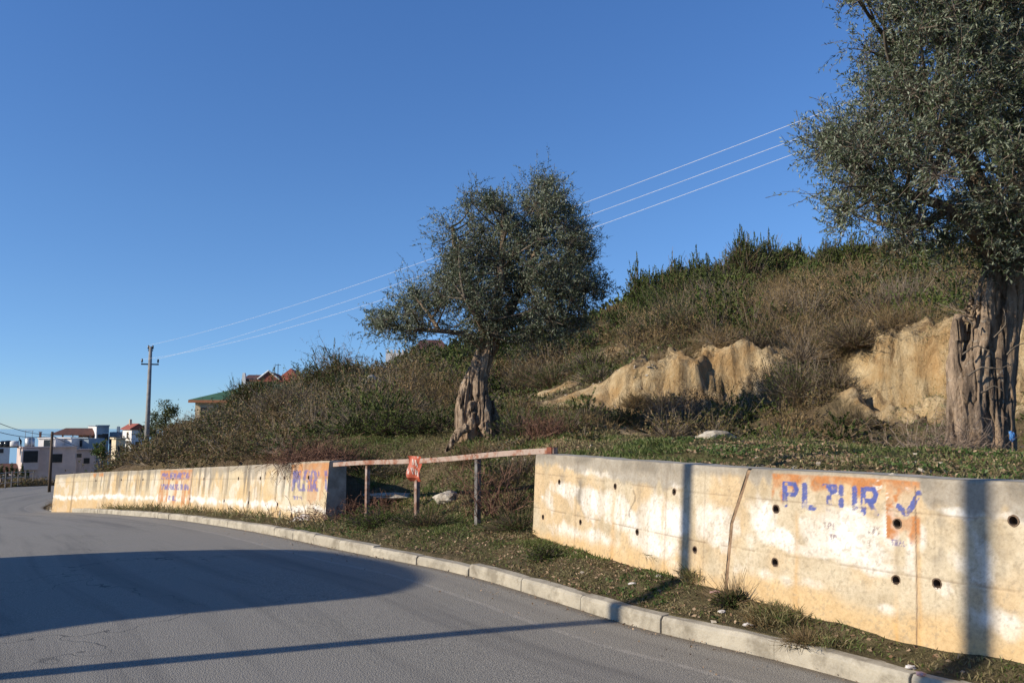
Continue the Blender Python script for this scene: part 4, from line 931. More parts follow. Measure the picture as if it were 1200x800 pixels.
big_ = [(775,345,38,'evergreen',1.6,2.0,'tall leafy evergreen shrub below the leftmost crest shrub'),(815,335,37,'evergreen',1.7,1.8,'leafy evergreen shrub one step below the crest, second of the row'),(850,330,38,'evergreen',1.7,1.7,'leafy evergreen shrub below the dull green crest shrub'),(785,375,32,'darkgreen',1.5,1.4,'dark green shrub halfway down between the crest and the left sandy bank'),(870,365,31,'darkgreen',1.4,1.2,'dark green shrub left of the large pale twiggy shrub'),
        (655,398,33,'darkgreen',1.5,1.2,'dark green shrub at the right edge of the small olive crown'),(705,372,35,'brown',1.6,1.3,'rusty brown shrub just right of the small olive crown'),(735,362,36,'evergreen',1.5,1.3,'green shrub on the upper slope left of the tall crest shrubs'),
        (840,345,34,'mixed',1.8,1.5,'olive brown shrub beneath the middle crest shrubs'),(900,345,31,'brown',1.9,1.7,'large pale brown twiggy shrub above the hollow'),(935,380,26,'brown',1.6,1.6,'reddish brown shrub filling the hollow between the banks'),(960,330,33,'evergreen',1.4,1.2,'green shrub under the left part of the big olive crown'),
        (1060,360,24,'mixed',1.5,1.3,'olive brown shrub on the slope left of the big trunk'),(1095,345,26,'darkgreen',1.4,1.2,'dark shrub just left of the top of the big trunk'),(630,425,28,'mixed',1.2,.9,'low shrub seen below the small olive crown'),(800,385,27,'darkgreen',1.2,1.0,'dark green shrub above the middle of the left sandy bank'),
        (270,500,33,'darkgreen',1.4,1.2,'dark shrub in the thicket above the middle of the far wall'),(345,505,27,'mixed',1.4,1.2,'olive brown shrub in the thicket above the right end of the far wall'),(225,515,33,'brown',1.4,1.2,'rusty shrub in the thicket left of centre of the far wall'),(430,470,29,'evergreen',1.2,.8,'bright green low shrub below the skyline boulder')]
for px, py, Y, k, r, h, lb in big_:
    bush('slope_shrub', lb, 'shrub', px, py, Y, [(0, 0, 0, k, r, h), (rng.uniform(-.9, .9), rng.uniform(-.4, .4), .1, k, r*.6, h*.9), (rng.uniform(-.9, .9), -.3, 0, k, r*.5, h*.7)], 'larger shrubs across the slope')
# ------------------------------------------------------------------ grass, weeds and dead leaves
def scatter(n, xr, yr, cond):
    x = rng.uniform(*xr, n); y = rng.uniform(*yr, n); z = height(x, y); s, d, _ = sd(x, y); a, b, _ = proj(x, y, z)
    k = cond(x, y, z, s, d, a, b); return x[k], y[k], z[k], s[k], d[k]
def grass(name, label, pts, h0, h1, w_, greenness, clump=.6, seed=0):
    x, y, z, s, d = pts; q = Quads(); n = len(x)
    g = fbm(x*1.3, y*1.3, 0, 3, seed); dens = smooth(fbm(x*4, y*4, 0, 3, seed+1), .35, .6)
    k = rng.random(n) < (1-clump)+clump*dens; x, y, z, g = x[k], y[k], z[k], g[k]; n = len(x)
    var = np.where(rng.random(n) < smooth(g, .40, .52)*greenness+.08, rng.random(n)*.35, .5+.5*rng.random(n))
    D = rdir(n, 1.1); L = rng.uniform(h0, h1, n)*(1+.5*smooth(g, .5, .7)); p = np.stack([x, y, z-.005], 1)
    q.leaves(p, D, L, w_, var, droop=.15); o = q.build(name, M['grass']); return setp(o, label, 'grass', None, 'stuff')
def wallclear(s, d, x, y):
    dn, df, wn, wf = walld(s); return ((wn < .3) | (d < dn-.02) | (d > dn+.35)) & ((wf < .3) | (d < df-.02) | (d > df+.5))
inview = lambda a: (a > -40) & (a < 1240)
pv = scatter(260000, (-3.5, 3.8), (3.8, 14), lambda x, y, z, s, d, a, b: (d > .16) & (d < 2.6) & inview(a) & wallclear(s, d, x, y) & ~((walld(s)[2] > .3) & (d > walld(s)[0])))
grass('verge_grass', 'thin grass and low weeds on the strip between kerb and near wall', pv, .02, .065, .008, 1.0, .6, 11)
pv = scatter(90000, (-18, -2.5), (11, 33), lambda x, y, z, s, d, a, b: (d > .18) & (d < 1.6) & (s < S_KEND) & inview(a) & wallclear(s, d, x, y) & ~((walld(s)[3] > .3) & (d > walld(s)[1])))
grass('verge_grass', 'dry brown grass at the foot of the far wall', pv, .06, .24, .016, .15, .6, 12)
pv = scatter(170000, (.3, 11), (4, 17), lambda x, y, z, s, d, a, b: (d > 1.0) & inview(a) & (walld(s)[2] > .3) & (d > walld(s)[0]+.3))
grass('ledge_grass', 'short winter grass on the ledge behind the near wall', pv, .02, .07, .009, .72, .6, 13)
pv = scatter(120000, (-7, 2), (9.5, 22), lambda x, y, z, s, d, a, b: (d > 1.7) & inview(a) & wallclear(s, d, x, y))
grass('slope_grass', 'patchy grass in the gap around the rusty barrier', pv, .04, .12, .014, .95, .6, 14)
pv = scatter(70000, (-12, 12), (17, 36), lambda x, y, z, s, d, a, b: (d > 5) & (a > 400) & inview(a) & (blob(x, y, BARE) < .4))
grass('slope_grass', 'short grass between the bushes on the open slope', pv, .08, .2, .03, .7, .5, 15)
# dead leaves and broad weeds
x, y, z, s, d = scatter(110000, (-4.5, 9), (3.8, 15), lambda x, y, z, s, d, a, b: (d > .14) & inview(a) & wallclear(s, d, x, y))
k = rng.random(len(x)) < smooth(fbm(x*1.1, y*1.1, 0, 3, 31), .38, .6)*.6+.08; x, y, z = x[k], y[k], z[k]; n = len(x)
q = Quads(); D = rdir(n); D[:, 2] *= .35; q.leaves(np.stack([x, y, z+.008], 1), D, rng.uniform(.02, .055, n), rng.uniform(.012, .03, n), rng.random(n)**1.5); o = q.build('leaf_litter', M['litter_leaf']); setp(o, 'dead brown leaves and twigs scattered over the verge and ledge', 'leaf litter', None, 'stuff')
x, y, z, s, d = scatter(26000, (-6, 9), (3.8, 15), lambda x, y, z, s, d, a, b: (d > .2) & inview(a) & wallclear(s, d, x, y))
k = rng.random(len(x)) < smooth(fbm(x*.9, y*.9, 0, 3, 33), .50, .68); x, y, z = x[k], y[k], z[k]; q = Quads(); n = len(x)
for j in range(7): q.leaves(np.stack([x, y, z+.005], 1)+rng.normal(size=(n, 3))*np.array([.012, .012, .004]), rdir(n, .55), rng.uniform(.025, .055, n), rng.uniform(.012, .022, n), rng.random(n), droop=.2)
o = q.build('ground_weeds', M['weed']); setp(o, 'low leafy green weeds growing in patches near the kerb', 'weeds', None, 'stuff')
# grit on the road edge
x, y, z, s, d = scatter(30000, (-6, 4), (3.5, 16), lambda x, y, z, s, d, a, b: (d < -.01) & (d > -.75) & inview(a))
k = rng.random(len(x)) < np.exp(d/.12)*.9+.04; x, y, z, d = x[k], y[k], z[k], d[k]; n = len(x); q = Quads(); D = rdir(n); D[:, 2] = np.abs(D[:, 2])*.5
q.leaves(np.stack([x, y, np.interp(sd(x, y)[0], KS, KC[:, 2])+.012], 1), D, rng.uniform(.008, .03, n), rng.uniform(.006, .018, n), rng.random(n)); o = q.build('gutter_grit', M['litter_leaf']); setp(o, 'fine grit and leaf crumbs lying in the gutter along the kerb', 'grit', None, 'stuff')

def tuft(label, px, py, z0, h, n, green, spread=.12, cat='grass tuft', name='grass_tuft', wdt=.006, up=1.4):
    p = G(px, py, z0); z = height1(p[0], p[1]); q = Quads(); c = rng.normal(size=(n, 3))*np.array([spread*.5, spread*.5, 0]); D = rdir(n, up)
    L = rng.uniform(.4, 1, n)*h; q.leaves(c, D, L, wdt, np.where(rng.random(n) < green, rng.random(n)*.3, .55+.45*rng.random(n)), droop=.3)
    o = q.build(name, M['grass']); o.location = (p[0], p[1], z); return setp(o, label, cat, 'weeds along the near wall')
tuft('dry straw coloured grass tuft in the pole shadow at the wall foot', 778, 668, .27, .22, 500, .3)
tuft('tall straw coloured grass tuft just left of the leafy green plant', 817, 683, .27, .27, 600, .2)
tuft('broad dry grass clump on the brown weed heap by the near wall', 912, 712, .27, .24, 800, .25, .2)
tuft('small dry grass tuft below the wall painting, right end of the weed heap', 968, 733, .26, .15, 300, .3)
tuft('grass tuft by the left edge of the near wall', 632, 640, .27, .16, 500, .8, .2)
LSW = .6
def weedbush(label, px, py, z0, r, h, kind, name='weed_plant', Y=8, cat='weed', grp='weeds along the near wall'):
    p = G(px, py, z0); z = height1(p[0], p[1]); V, va = unit_world(kind, (0, 0, 0), r, h, big=True, leafk=.5 if Y < 9 else .8); n = len(V)//4
    Q = V.reshape(n, 4, 3); c = Q.mean(1, keepdims=True)
    o = npmesh(name, V, np.arange(n*4).reshape(n, 4), M['scrub'], attrs={'var': va}); o.location = (p[0], p[1], z-.02); return setp(o, label, cat, grp)
weedbush('leafy green weed plant at the wall foot below the slanted crack', 858, 700, .26, .15, .12, 'darkgreen')
weedbush('heap of brown dead weeds below the painted letters', 895, 714, .25, .17, .10, 'brown')
weedbush('low brown weed heap trailing right of the dry clump', 945, 731, .25, .14, .07, 'brown')
weedbush('small green weed at the left foot of the near wall', 640, 652, .25, .22, .14, 'darkgreen')
weedbush('green weeds growing in front of the middle barrier post', 500, 612, .30, .55, .28, 'darkgreen', cat='weed', grp='weeds in the gap')
weedbush('green weeds between kerb and the left barrier post', 445, 612, .25, .5, .25, 'evergreen', grp='weeds in the gap')
weedbush('green creeping weeds below the right barrier post', 610, 618, .33, .55, .25, 'darkgreen', grp='weeds in the gap')
weedbush('wilted weeds hanging over the far kerb return beside the far wall end', 68, 592, -1.2, .5, .35, 'brown', grp='weeds in the gap')
# dead brush heap at the end of the far wall, and the bare shrub by the right post
def brush(name, label, cat, p, n, sx, sy, h, up, var0, L0, mat='redtwig', seg=5, w0=.012, droop=-.12):
    q = Quads(); pos = rng.normal(size=(n, 3))*np.array([sx, sy, 0]); pos[:, 2] = np.abs(rng.normal(size=n))*h*.3; v = rdir(n, up); L = rng.uniform(.5, 1, n)*L0; va = rng.random(n)
    for j in range(seg):
        nx = pos+v*(L/seg)[:, None]; q.sticks(pos, nx, w0*(1-j/seg*.7), w0*(1-(j+1)/seg*.7), va); q.sticks(nx, nx+rdir(n, up*.6)*(L*.25)[:, None], w0*.5, w0*.2, va)
        pos = nx; v = v+rng.normal(size=(n, 3))*.22+np.array([0, 0, droop]); v /= np.linalg.norm(v, axis=1)[:, None]
    o = q.build(name, M[mat]); o.location = tuple(p); return setp(o, label, cat)
p = G(375, 604, -.08); brush('brush_heap', 'heap of reddish dead brush lying against the end of the far wall', 'brush heap', (p[0], p[1], height1(p[0], p[1])), 900, .42, .35, .35, .35, 0, .55)
p = P(432, 596, 14.6); brush('brush_heap', 'low dark brush heap behind the left barrier post', 'brush heap', (p[0], p[1], height1(p[0], p[1])), 600, .55, .3, .2, .3, 0, .45)
p = P(588, 606, 11.6); brush('bare_shrub', 'leafless twiggy shrub growing behind the right barrier post', 'bare shrub', (p[0], p[1], height1(p[0], p[1])), 90, .22, .14, .1, 1.1, 0, 1.15, 'redtwig', 6, .012, 0)
p = P(640, 520, 15); brush('bare_shrub', 'small bare purplish shrub above the end of the rusty rail', 'bare shrub', (p[0], p[1], height1(p[0], p[1])), 160, .2, .12, .1, 1.4, 0, .6, 'redtwig', 5, .012, 0)
p = P(800, 470, 19.2); brush('bare_shrub', 'sparse leafless shrub in front of the left sandy bank', 'bare shrub', (p[0], p[1], height1(p[0], p[1])-.1), 160, .25, .12, .1, 1.3, 0, 1.3, 'twig', 6, .014, 0)
p = P(1128, 548, 9.4); brush('bare_shrub', 'thorny bare twigs around the foot of the big olive trunk', 'bare shrub', (p[0]-.15, p[1], height1(p[0], p[1])), 160, .3, .12, .1, .7, 0, .6, 'twig', 5, .009, -.05)
# ------------------------------------------------------------------ olive trees
def remeshed(mb, voxel, disp, seed, st=(5, 5, 1.2)):
    me = bpy.data.meshes.new('tmp'); me.from_pydata([tuple(v) for v in mb.v], [], mb.f); me.update()
    o = bpy.data.objects.new('tmp', me); COL.objects.link(o); m = o.modifiers.new('r', 'REMESH'); m.mode = 'VOXEL'; m.voxel_size = voxel
    dg = bpy.context.evaluated_depsgraph_get(); ev = o.evaluated_get(dg); e = ev.to_mesh()
    n = len(e.vertices); V = np.empty(n*3, np.float32); e.vertices.foreach_get('co', V); V = V.reshape(n, 3); N = np.empty(n*3, np.float32); e.vertices.foreach_get('normal', N); N = N.reshape(n, 3)
    m_ = len(e.polygons); tot = np.empty(m_, np.int32); e.polygons.foreach_get('loop_total', tot); vi = np.empty(len(e.loops), np.int32); e.loops.foreach_get('vertex_index', vi)
    Fq = vi.reshape(m_, 4).copy() if (tot == 4).all() else [tuple(p.vertices) for p in e.polygons]
    ev.to_mesh_clear(); bpy.data.objects.remove(o); bpy.data.meshes.remove(me)
    d = (fbm(V[:, 0]*st[0], V[:, 1]*st[1], V[:, 2]*st[2], 4, seed)-.5)*disp*2+(fbm(V[:, 0]*st[0]*4, V[:, 1]*st[1]*4, V[:, 2]*st[2]*4, 3, seed+3)-.5)*disp*1.5
    rid = np.abs(fbm(V[:, 0]*st[0]*2.2, V[:, 1]*st[1]*2.2, V[:, 2]*st[2]*.7, 2, seed+7)-.5); d -= disp*2.0*np.exp(-(rid/.03)**2)
    return V+N*d[:, None], Fq
def inpoly(x, y, poly):
    r = np.zeros(len(x), bool); n = len(poly)
    for i in range(n):
        (x0, y0), (x1, y1) = poly[i], poly[(i+1) % n]
        c = ((y0 > y) != (y1 > y)) & (x < (x1-x0)*(y-y0)/(y1-y0+1e-9)+x0); r ^= c
    return r
def curve(a, b, bend, k=6):
    t = np.linspace(0, 1, k)[:, None]; m = (a+b)/2+bend; return a*(1-t)**2+2*m*t*(1-t)+b*t*t
def olive(label, Y0, strands, limbs, poly, depth, sep, twigs, leafL, leafW, voxel, disp, rc, gap=.0, jag=None, holes=(), perleaf=10, extra=None, seed=5):
    base = np.array(P(*strands[0][0][0][:2], Y0)); base[2] = height1(base[0], base[1]); root = empty('olive_tree', base, label, 'tree')
    mb = MB()
    for pts, rad, dy in list(strands)+(extra or []):
        w_ = [P(a, b, Y0+dy) for a, b in pts]; w_[0][2] -= .25; c = catmull(w_, .08); rr = np.interp(np.linspace(0, 1, len(c)), np.linspace(0, 1, len(rad)), rad)
        ph = random.random()*6; mb.tube(c-base, rr, 10)
    V, Fq = remeshed(mb, voxel, disp, seed); npmesh('trunk', V, Fq, M['bark'], root, smooth_=True)
    nodes = []
    for pts, r0, r1 in limbs:
        w_ = np.array([P(a, b, Y0+dy) for a, b, dy in pts]); c = catmull(w_, .15); lm = MB(); lm.tube(c-base+(rng.random(c.shape)-.5)*.015, np.linspace(r0, r1, len(c)), 8); lm.build('limb', M['bark'], root, smooth_=True); nodes.append(c)
    nodes = np.concatenate(nodes)
    # clump centres through the crown's volume
    poly = np.array(poly, float); x0, y0 = poly.min(0); x1, y1 = poly.max(0); cxp, cyp = poly.mean(0)
    X = rng.uniform(x0, x1, 6000); Yp = rng.uniform(y0, y1, 6000); k = inpoly(X, Yp, poly); X, Yp = X[k], Yp[k]
    ed = np.full(len(X), 1e9)
    for i in range(len(poly)):
        a, b = poly[i], poly[(i+1) % len(poly)]; L2 = ((b-a)**2).sum(); t = np.clip(((X-a[0])*(b[0]-a[0])+(Yp-a[1])*(b[1]-a[1]))/L2, 0, 1); ed = np.minimum(ed, np.hypot(X-a[0]-t*(b[0]-a[0]), Yp-a[1]-t*(b[1]-a[1])))
    inset = rc*(.85 if Y0 < 12 else .65)*F/Y0; k = ed > inset*.8; X, Yp, ed = X[k], Yp[k], ed[k]
    dm = depth*np.sqrt(1-(1-np.clip(ed/ed.max(), 0, 1))**2); Z = rng.uniform(-1, 1, len(X))*dm; C = []
    for a, b, zc in zip(X, Yp, Z):
        c = P(a, b, Y0+zc)
        if any(math.hypot(a-h[0], b-h[1]) < h[2] for h in holes): continue
        if gap and vnoise(a*.03, b*.03, zc*1.2, seed)[()] < gap: continue
        if not C or np.min(np.linalg.norm(np.array(C)-c, axis=1)) > sep: C.append(c)
    C = np.array(C); q = Quads(); tw = Quads(); bm = MB()
    for c in C:
        j = np.argmin(np.linalg.norm(nodes-c, axis=1)-.15*np.maximum(0, c[2]-nodes[:, 2])); a = nodes[j]; L = np.linalg.norm(c-a)
        cv = curve(a, c, np.array([0, 0, -.12*L])+rng.normal(size=3)*.08*L, 6); bm.tube(cv-base, np.linspace(.016+.012*L, .008, 6), 5, False)
        r = rc*rng.uniform(.65, 1.45); m = int(twigs*rng.uniform(.7, 1.2)); tone = rng.normal()*.2
        s0 = c+rng.normal(size=(m, 3))*r*.30; out = rdir(m, .45)+(c-nodes.mean(0))*.35/np.linalg.norm(c-nodes.mean(0)); out /= np.linalg.norm(out, axis=1)[:, None]; L = r*rng.uniform(.35, 1.0, m); pos = s0.copy(); v = out.copy(); ns = perleaf
        q0 = rng.random(m)
        tw.sticks(np.repeat(c[None], m, 0)-base, s0-base, .008, .006, q0)
        for j in range(ns):
            nx = pos+v*(L/ns)[:, None]
            if j % 3 == 0: tw.sticks(pos-base, (pos+v*(3*L/ns)[:, None])-base, .006, .004, q0)
            for sgn in (0, 1):
                q.leaves(nx-base+rng.normal(size=(m, 3))*.006, v*.55+rdir(m)*.75+np.array([0, 0, .1]), leafL*rng.uniform(.7, 1.15, m), leafW, np.clip(rng.random(m)*.8+tone+.1, 0, 1))
            pos = nx; v = v+rng.normal(size=(m, 3))*.10+np.array([0, 0, -.035]); v /= np.linalg.norm(v, axis=1)[:, None]
    bm.build('branches', M['limb'], root, smooth_=True)
    tw.build('twigs', M['olive_twig'], root); q.build('crown', M['olive'], root)
    print('olive', len(C), 'clumps', sum(len(v) for v in q.V)//4, 'leaves'); return root, base
# the smaller, farther olive
olive('twin stemmed old olive tree standing on the slope above the rusty barrier', 17.0,
      [([(549,505),(543,480),(549,450),(560,425),(568,400),(572,380)], [.21,.175,.15,.13,.12,.11], 0),
       ([(568,502),(567,478),(563,450),(569,425),(578,400),(585,375)], [.20,.175,.15,.13,.12,.11], -.08),
       ([(555,507),(552,490),(553,470)], [.17,.12,.05], -.15), ([(560,500),(562,480),(564,450),(570,410)], [.19,.15,.12,.1], .16),
       ([(540,508),(545,500),(547,485)], [.07,.11,.08], -.1), ([(588,503),(578,497),(572,480)], [.09,.13,.09], -.05), ([(518,520),(535,510),(548,500)], [.03,.055,.09], -.4), ([(580,512),(572,505),(566,495)], [.08,.12,.13], -.4), ([(597,500),(582,492),(575,470)], [.05,.08,.06], .2)],
      [([(565,410,0),(545,392,0),(515,388,-.2),(480,385,-.1),(450,378,0)], .07, .02), ([(570,395,0),(555,350,.3),(535,300,.2),(530,265,0)], .13, .03), ([(575,390,0),(585,340,-.4),(590,280,-.3),(590,240,0)], .14, .03),
       ([(580,385,0),(610,340,.4),(630,290,.3),(640,225,0)], .13, .025), ([(582,385,0),(625,365,0),(660,345,-.4),(690,335,0)], .12, .03), ([(575,395,-.2),(560,375,-.9),(545,350,-1.3)], .09, .03), ([(580,390,.2),(600,365,1.0),(610,330,1.4)], .1, .03), ([(610,340,.4),(655,310,0),(680,270,-.3)], .07, .02), ([(515,388,-.2),(500,365,0),(485,345,0)], .05, .02)],
      [(425,375),(438,398),(462,406),(492,402),(520,410),(560,415),(610,412),(655,408),(690,392),(708,366),(722,338),(706,318),(696,288),(690,258),(672,238),(656,222),(643,196),(622,196),(618,220),(600,236),(578,216),(552,222),(530,240),(508,262),(502,290),(508,322),(488,312),(470,318),(474,345),(450,350),(432,358)],
      1.6, .31, 32, .062, .0175, .016, .045, .38, gap=.46, holes=((508,372,11),(485,330,8),(520,400,10),(545,250,8),(570,330,7),(650,270,8),(690,320,7)), perleaf=7, seed=5)
# the big near olive
slv = []; rs = random.Random(12)
for _ in range(46):
    x0_ = rs.uniform(1112, 1186); lean = (x0_-1150)*.25; y0_ = rs.uniform(470, 548); y1_ = y0_-rs.uniform(60, 190); n_ = 7; pts_ = []
    for k_ in range(n_):
        t_ = k_/(n_-1); yy_ = y0_+(y1_-y0_)*t_; cx_ = x0_+max(0, (450-yy_))*.16+rs.uniform(-2.5, 2.5)
        pts_.append((cx_, yy_))
    cr_ = (x0_-1153)/46.; dy_ = -.24*math.sqrt(max(0, 1-cr_*cr_))+rs.uniform(-.05, .06)
    slv.append((pts_, [.012, rs.uniform(.02, .05), rs.uniform(.02, .045), .012], dy_))
RT = olive('big old olive tree with a broken fluted trunk at the right edge of the picture', 10.0,
      [([(1118,548),(1117,520),(1119,480),(1118,430),(1121,395),(1124,368)], [.12,.10,.085,.08,.075,.05], -.10),
       ([(1128,545),(1127,500),(1130,440),(1136,390),(1141,362)], [.10,.07,.055,.05,.03], -.02),
       ([(1136,552),(1140,525),(1143,505),(1141,485),(1147,440),(1156,400),(1163,360),(1172,320)], [.15,.11,.12,.07,.055,.06,.07,.08], -.22),
       ([(1152,545),(1152,500),(1156,450),(1161,400),(1168,350),(1176,300)], [.12,.085,.07,.065,.075,.08], -.12),
       ([(1166,548),(1166,500),(1167,450),(1172,400),(1180,345),(1187,290)], [.13,.10,.085,.085,.09,.10], -.22),
       ([(1179,548),(1177,500),(1178,450),(1182,400),(1188,345),(1194,290),(1198,250)], [.13,.105,.10,.10,.11,.12,.12], -.18),
       ([(1183,548),(1181,490),(1183,430),(1188,380),(1196,320)], [.10,.08,.08,.08,.10], .12),
       ([(1138,545),(1141,470),(1147,410),(1160,350),(1178,290)], [.24,.20,.17,.17,.16], .14), ([(1162,545),(1163,470),(1169,400),(1179,330),(1191,270)], [.25,.21,.19,.18,.17], .18), ([(1150,545),(1154,470),(1160,400),(1172,340),(1186,290)], [.2,.16,.15,.15,.15], .02),
       ([(1098,562),(1110,550),(1118,530)], [.05,.09,.08], -.3), ([(1126,572),(1130,558),(1135,535)], [.05,.10,.08], -.45), ([(1172,572),(1170,558),(1168,535)], [.05,.11,.08], -.45), ([(1196,562),(1188,552),(1182,530)], [.05,.09,.08], -.3), ([(1146,565),(1146,550),(1150,535)], [.06,.09,.08], -.4), ([(1124,352),(1121,375),(1123,400)], [.02,.04,.05], -.16), ([(1116,366),(1117,385),(1118,410)], [.015,.035,.04], -.10), ([(1131,357),(1130,380),(1130,400)], [.015,.03,.04], -.06)],
      [([(1197,280,-.1),(1205,220,-.2),(1215,140,-.3),(1225,40,0)], .17, .06), ([(1180,295,0),(1160,245,-.2),(1130,180,-.3),(1108,90,-.1),(1095,0,0)], .14, .04), ([(1172,320,-.1),(1150,280,-.5),(1110,245,-.7),(1060,225,-.6),(1010,205,-.3)], .10, .03),
       ([(1190,290,.2),(1240,230,.4),(1290,160,.3)], .13, .04), ([(1130,180,-.3),(1095,150,-.3),(1070,110,.1),(1055,60,.2)], .07, .02), ([(1185,290,0),(1190,240,.8),(1170,150,1.2),(1150,60,1.0)], .11, .03), ([(1180,300,-.2),(1200,270,-.9),(1215,230,-1.4)], .08, .03), ([(1108,90,-.1),(1140,30,-.4),(1150,-40,-.4)], .06, .03), ([(1225,40,0),(1240,-60,0)], .06, .03), ([(1110,245,-.7),(1080,265,-.3),(1030,262,0)], .05, .02)],
      [(940,168),(928,205),(948,232),(938,262),(975,282),(1010,290),(1050,300),(1090,312),(1120,318),(1150,325),(1185,345),(1225,350),(1290,310),(1345,200),(1350,20),(1320,-130),(1200,-230),(1060,-180),(985,-90),(962,-20),(985,20),(972,60),(988,95),(978,118),(950,140)],
      2.0, .33, 42, .058, .0135, .015, .028, .37, gap=.53, holes=((975,230,10),(1150,90,10),(1030,250,8),(1170,180,9),(1000,110,7),(1065,140,15),(1120,205,13),(1010,195,8),(1090,70,7),(990,150,8),(1195,130,9)), perleaf=8, seed=9, extra=slv)
root, base = RT
for pts in ([(1135,440),(1150,430),(1170,432),(1187,425)], [(1128,415),(1145,405),(1160,412)], [(1180,415),(1190,405),(1200,402)], [(1118,520),(1105,525),(1098,535)], [(1140,380),(1130,370),(1122,374)], [(1150,460),(1165,452),(1175,458)], [(1145,350),(1135,335),(1125,338)], [(1165,395),(1178,380),(1176,360)]):
    w_ = np.array([P(a, b, 9.62-.02*i) for i, (a, b) in enumerate(pts)])-base; cv = catmull(w_, .05); mb = MB(); mb.tube(cv+rng.normal(size=cv.shape)*.004, np.linspace(.012, .005, len(cv)), 5); mb.build('dead_sprout', M['limb'], root)

# blue bag caught at the trunk foot
def crumple(name, label, cat, p, size, mat, group=None, seed=0, parent=None):
    me = bpy.data.meshes.new(name); r_ = random.Random(seed); import bmesh
    bm = bmesh.new(); bmesh.ops.create_icosphere(bm, subdivisions=3, radius=.5)
    for v in bm.verts:
        n = fbm(v.co.x*3+seed, v.co.y*3, v.co.z*3, 3, seed)[()]-.5; v.co *= 1+n*1.3; v.co.x *= size[0]; v.co.y *= size[1]; v.co.z *= size[2]
    bm.to_mesh(me); bm.free(); me.materials.append(mat); o = bpy.data.objects.new(name, me); COL.objects.link(o); o.location = tuple(p); return setp(o, label, cat, group)
def onp(px, py, Y, up=0): p = P(px, py, Y); return (p[0], p[1], height1(p[0], p[1])+up)
def ong(px, py, z, up=0): p = G(px, py, z); return (p[0], p[1], height1(p[0], p[1])+up)
p = P(1186, 510, 9.5); crumple('plastic_bag', 'small blue plastic bag caught at the foot of the big olive trunk', 'plastic bag', p, (.06, .06, .12), M['plastic_blue'], seed=4)
# rocks and rubbish
crumple('boulder', 'pale flat boulder lying in the grass above the near wall', 'rock', onp(835, 507, 13.4, .05), (.62, .4, .24), M['rock'], seed=11)
crumple('boulder', 'grey boulder on the skyline of the left slope', 'rock', onp(435, 446, 31, .25), (.75, .6, .7), M['rock'], seed=12)
crumple('stone', 'small pale stone right of the skyline boulder', 'rock', onp(466, 448, 30.5, .1), (.35, .3, .3), M['rock'], seed=13)
crumple('stone', 'white rubble stone in the gap between the middle and right barrier posts', 'rock', onp(527, 592, 13.6, .04), (.42, .3, .22), M['rock'], seed=14)
crumple('stone', 'pale stone slab leaning behind the left barrier post', 'rock', onp(455, 586, 15.2, .02), (.9, .5, .14), M['rock'], seed=15)
crumple('stone', 'small stone on the verge grass left of the pole shadow', 'rock', ong(683, 667, .25, .01), (.05, .04, .03), M['rock'], seed=16)
crumple('stone', 'little stone under the pole shadow near the kerb', 'rock', ong(772, 687, .2, .01), (.05, .04, .03), M['rock'], seed=17)
crumple('plaster_lump', 'flat white lump of plaster on the verge by the brush heap', 'rubble', ong(362, 614, -.1, .03), (.62, .35, .16), M['plastic_white'], seed=18)
crumple('plaster_lump', 'upright white rag standing out of the brush heap', 'rubble', onp(392, 590, 14.9, .12), (.28, .2, .32), M['plastic_white'], seed=19)
crumple('broken_brick', 'small upright broken block on the far verge edge', 'rubble', ong(330, 612, -.2, .05), (.1, .1, .2), M['rock'], seed=20)
for i, (px, py, m_, lb) in enumerate([(846, 706, 'plastic_white', 'white scrap below the green weed plant'), (838, 697, 'plastic_pink', 'pinkish scrap left of the green weed plant'), (1078, 768, 'plastic_pink', 'pink and white scrap near the right pole shadow'), (1066, 761, 'plastic_white', 'thin white scrap near the lower kerb'),
                                      (876, 716, 'plastic_white', 'white scrap on the brown weed heap'), (742, 681, 'plastic_white', 'tiny white scrap left of the pole shadow')]):
    crumple('paper_scrap', 'crumpled '+lb, 'litter', ong(px, py, .24, .012), (rng.uniform(.05, .09), .05, .025), M[m_], 'scraps of litter on the verge', seed=30+i)
crumple('stone', 'lump of grey cement stuck on the near wall top above the tick mark', 'rock', tuple(P(1046, 558, 5.95)+np.array([0, 0, .0])), (.07, .05, .04), M['rock'], seed=41)
r_ = random.Random(8); i = 0
# stones loose on the slope
st = MB()
for _ in range(260):
    a, b, Y = r_.choice([(r_.uniform(560, 900), 0, r_.uniform(12.5, 20)), (r_.uniform(640, 780), 0, r_.uniform(19, 24)), (r_.uniform(800, 1120), 0, r_.uniform(6, 15))])
    x = (a-600)/F*Y; z = height1(x, Y); s_ = r_.uniform(.02, .07); s_ *= .45 if Y < 13 else .8; st.box((x, Y, z+s_*.1), (s_*1.4, s_, s_*.7), rz=r_.uniform(0, 3), rx=r_.uniform(-.5, .5), jit=s_*.32)
o = st.build('loose_stones', M['rock']); setp(o, 'small loose stones strewn over the open slope', 'stones', None, 'stuff')

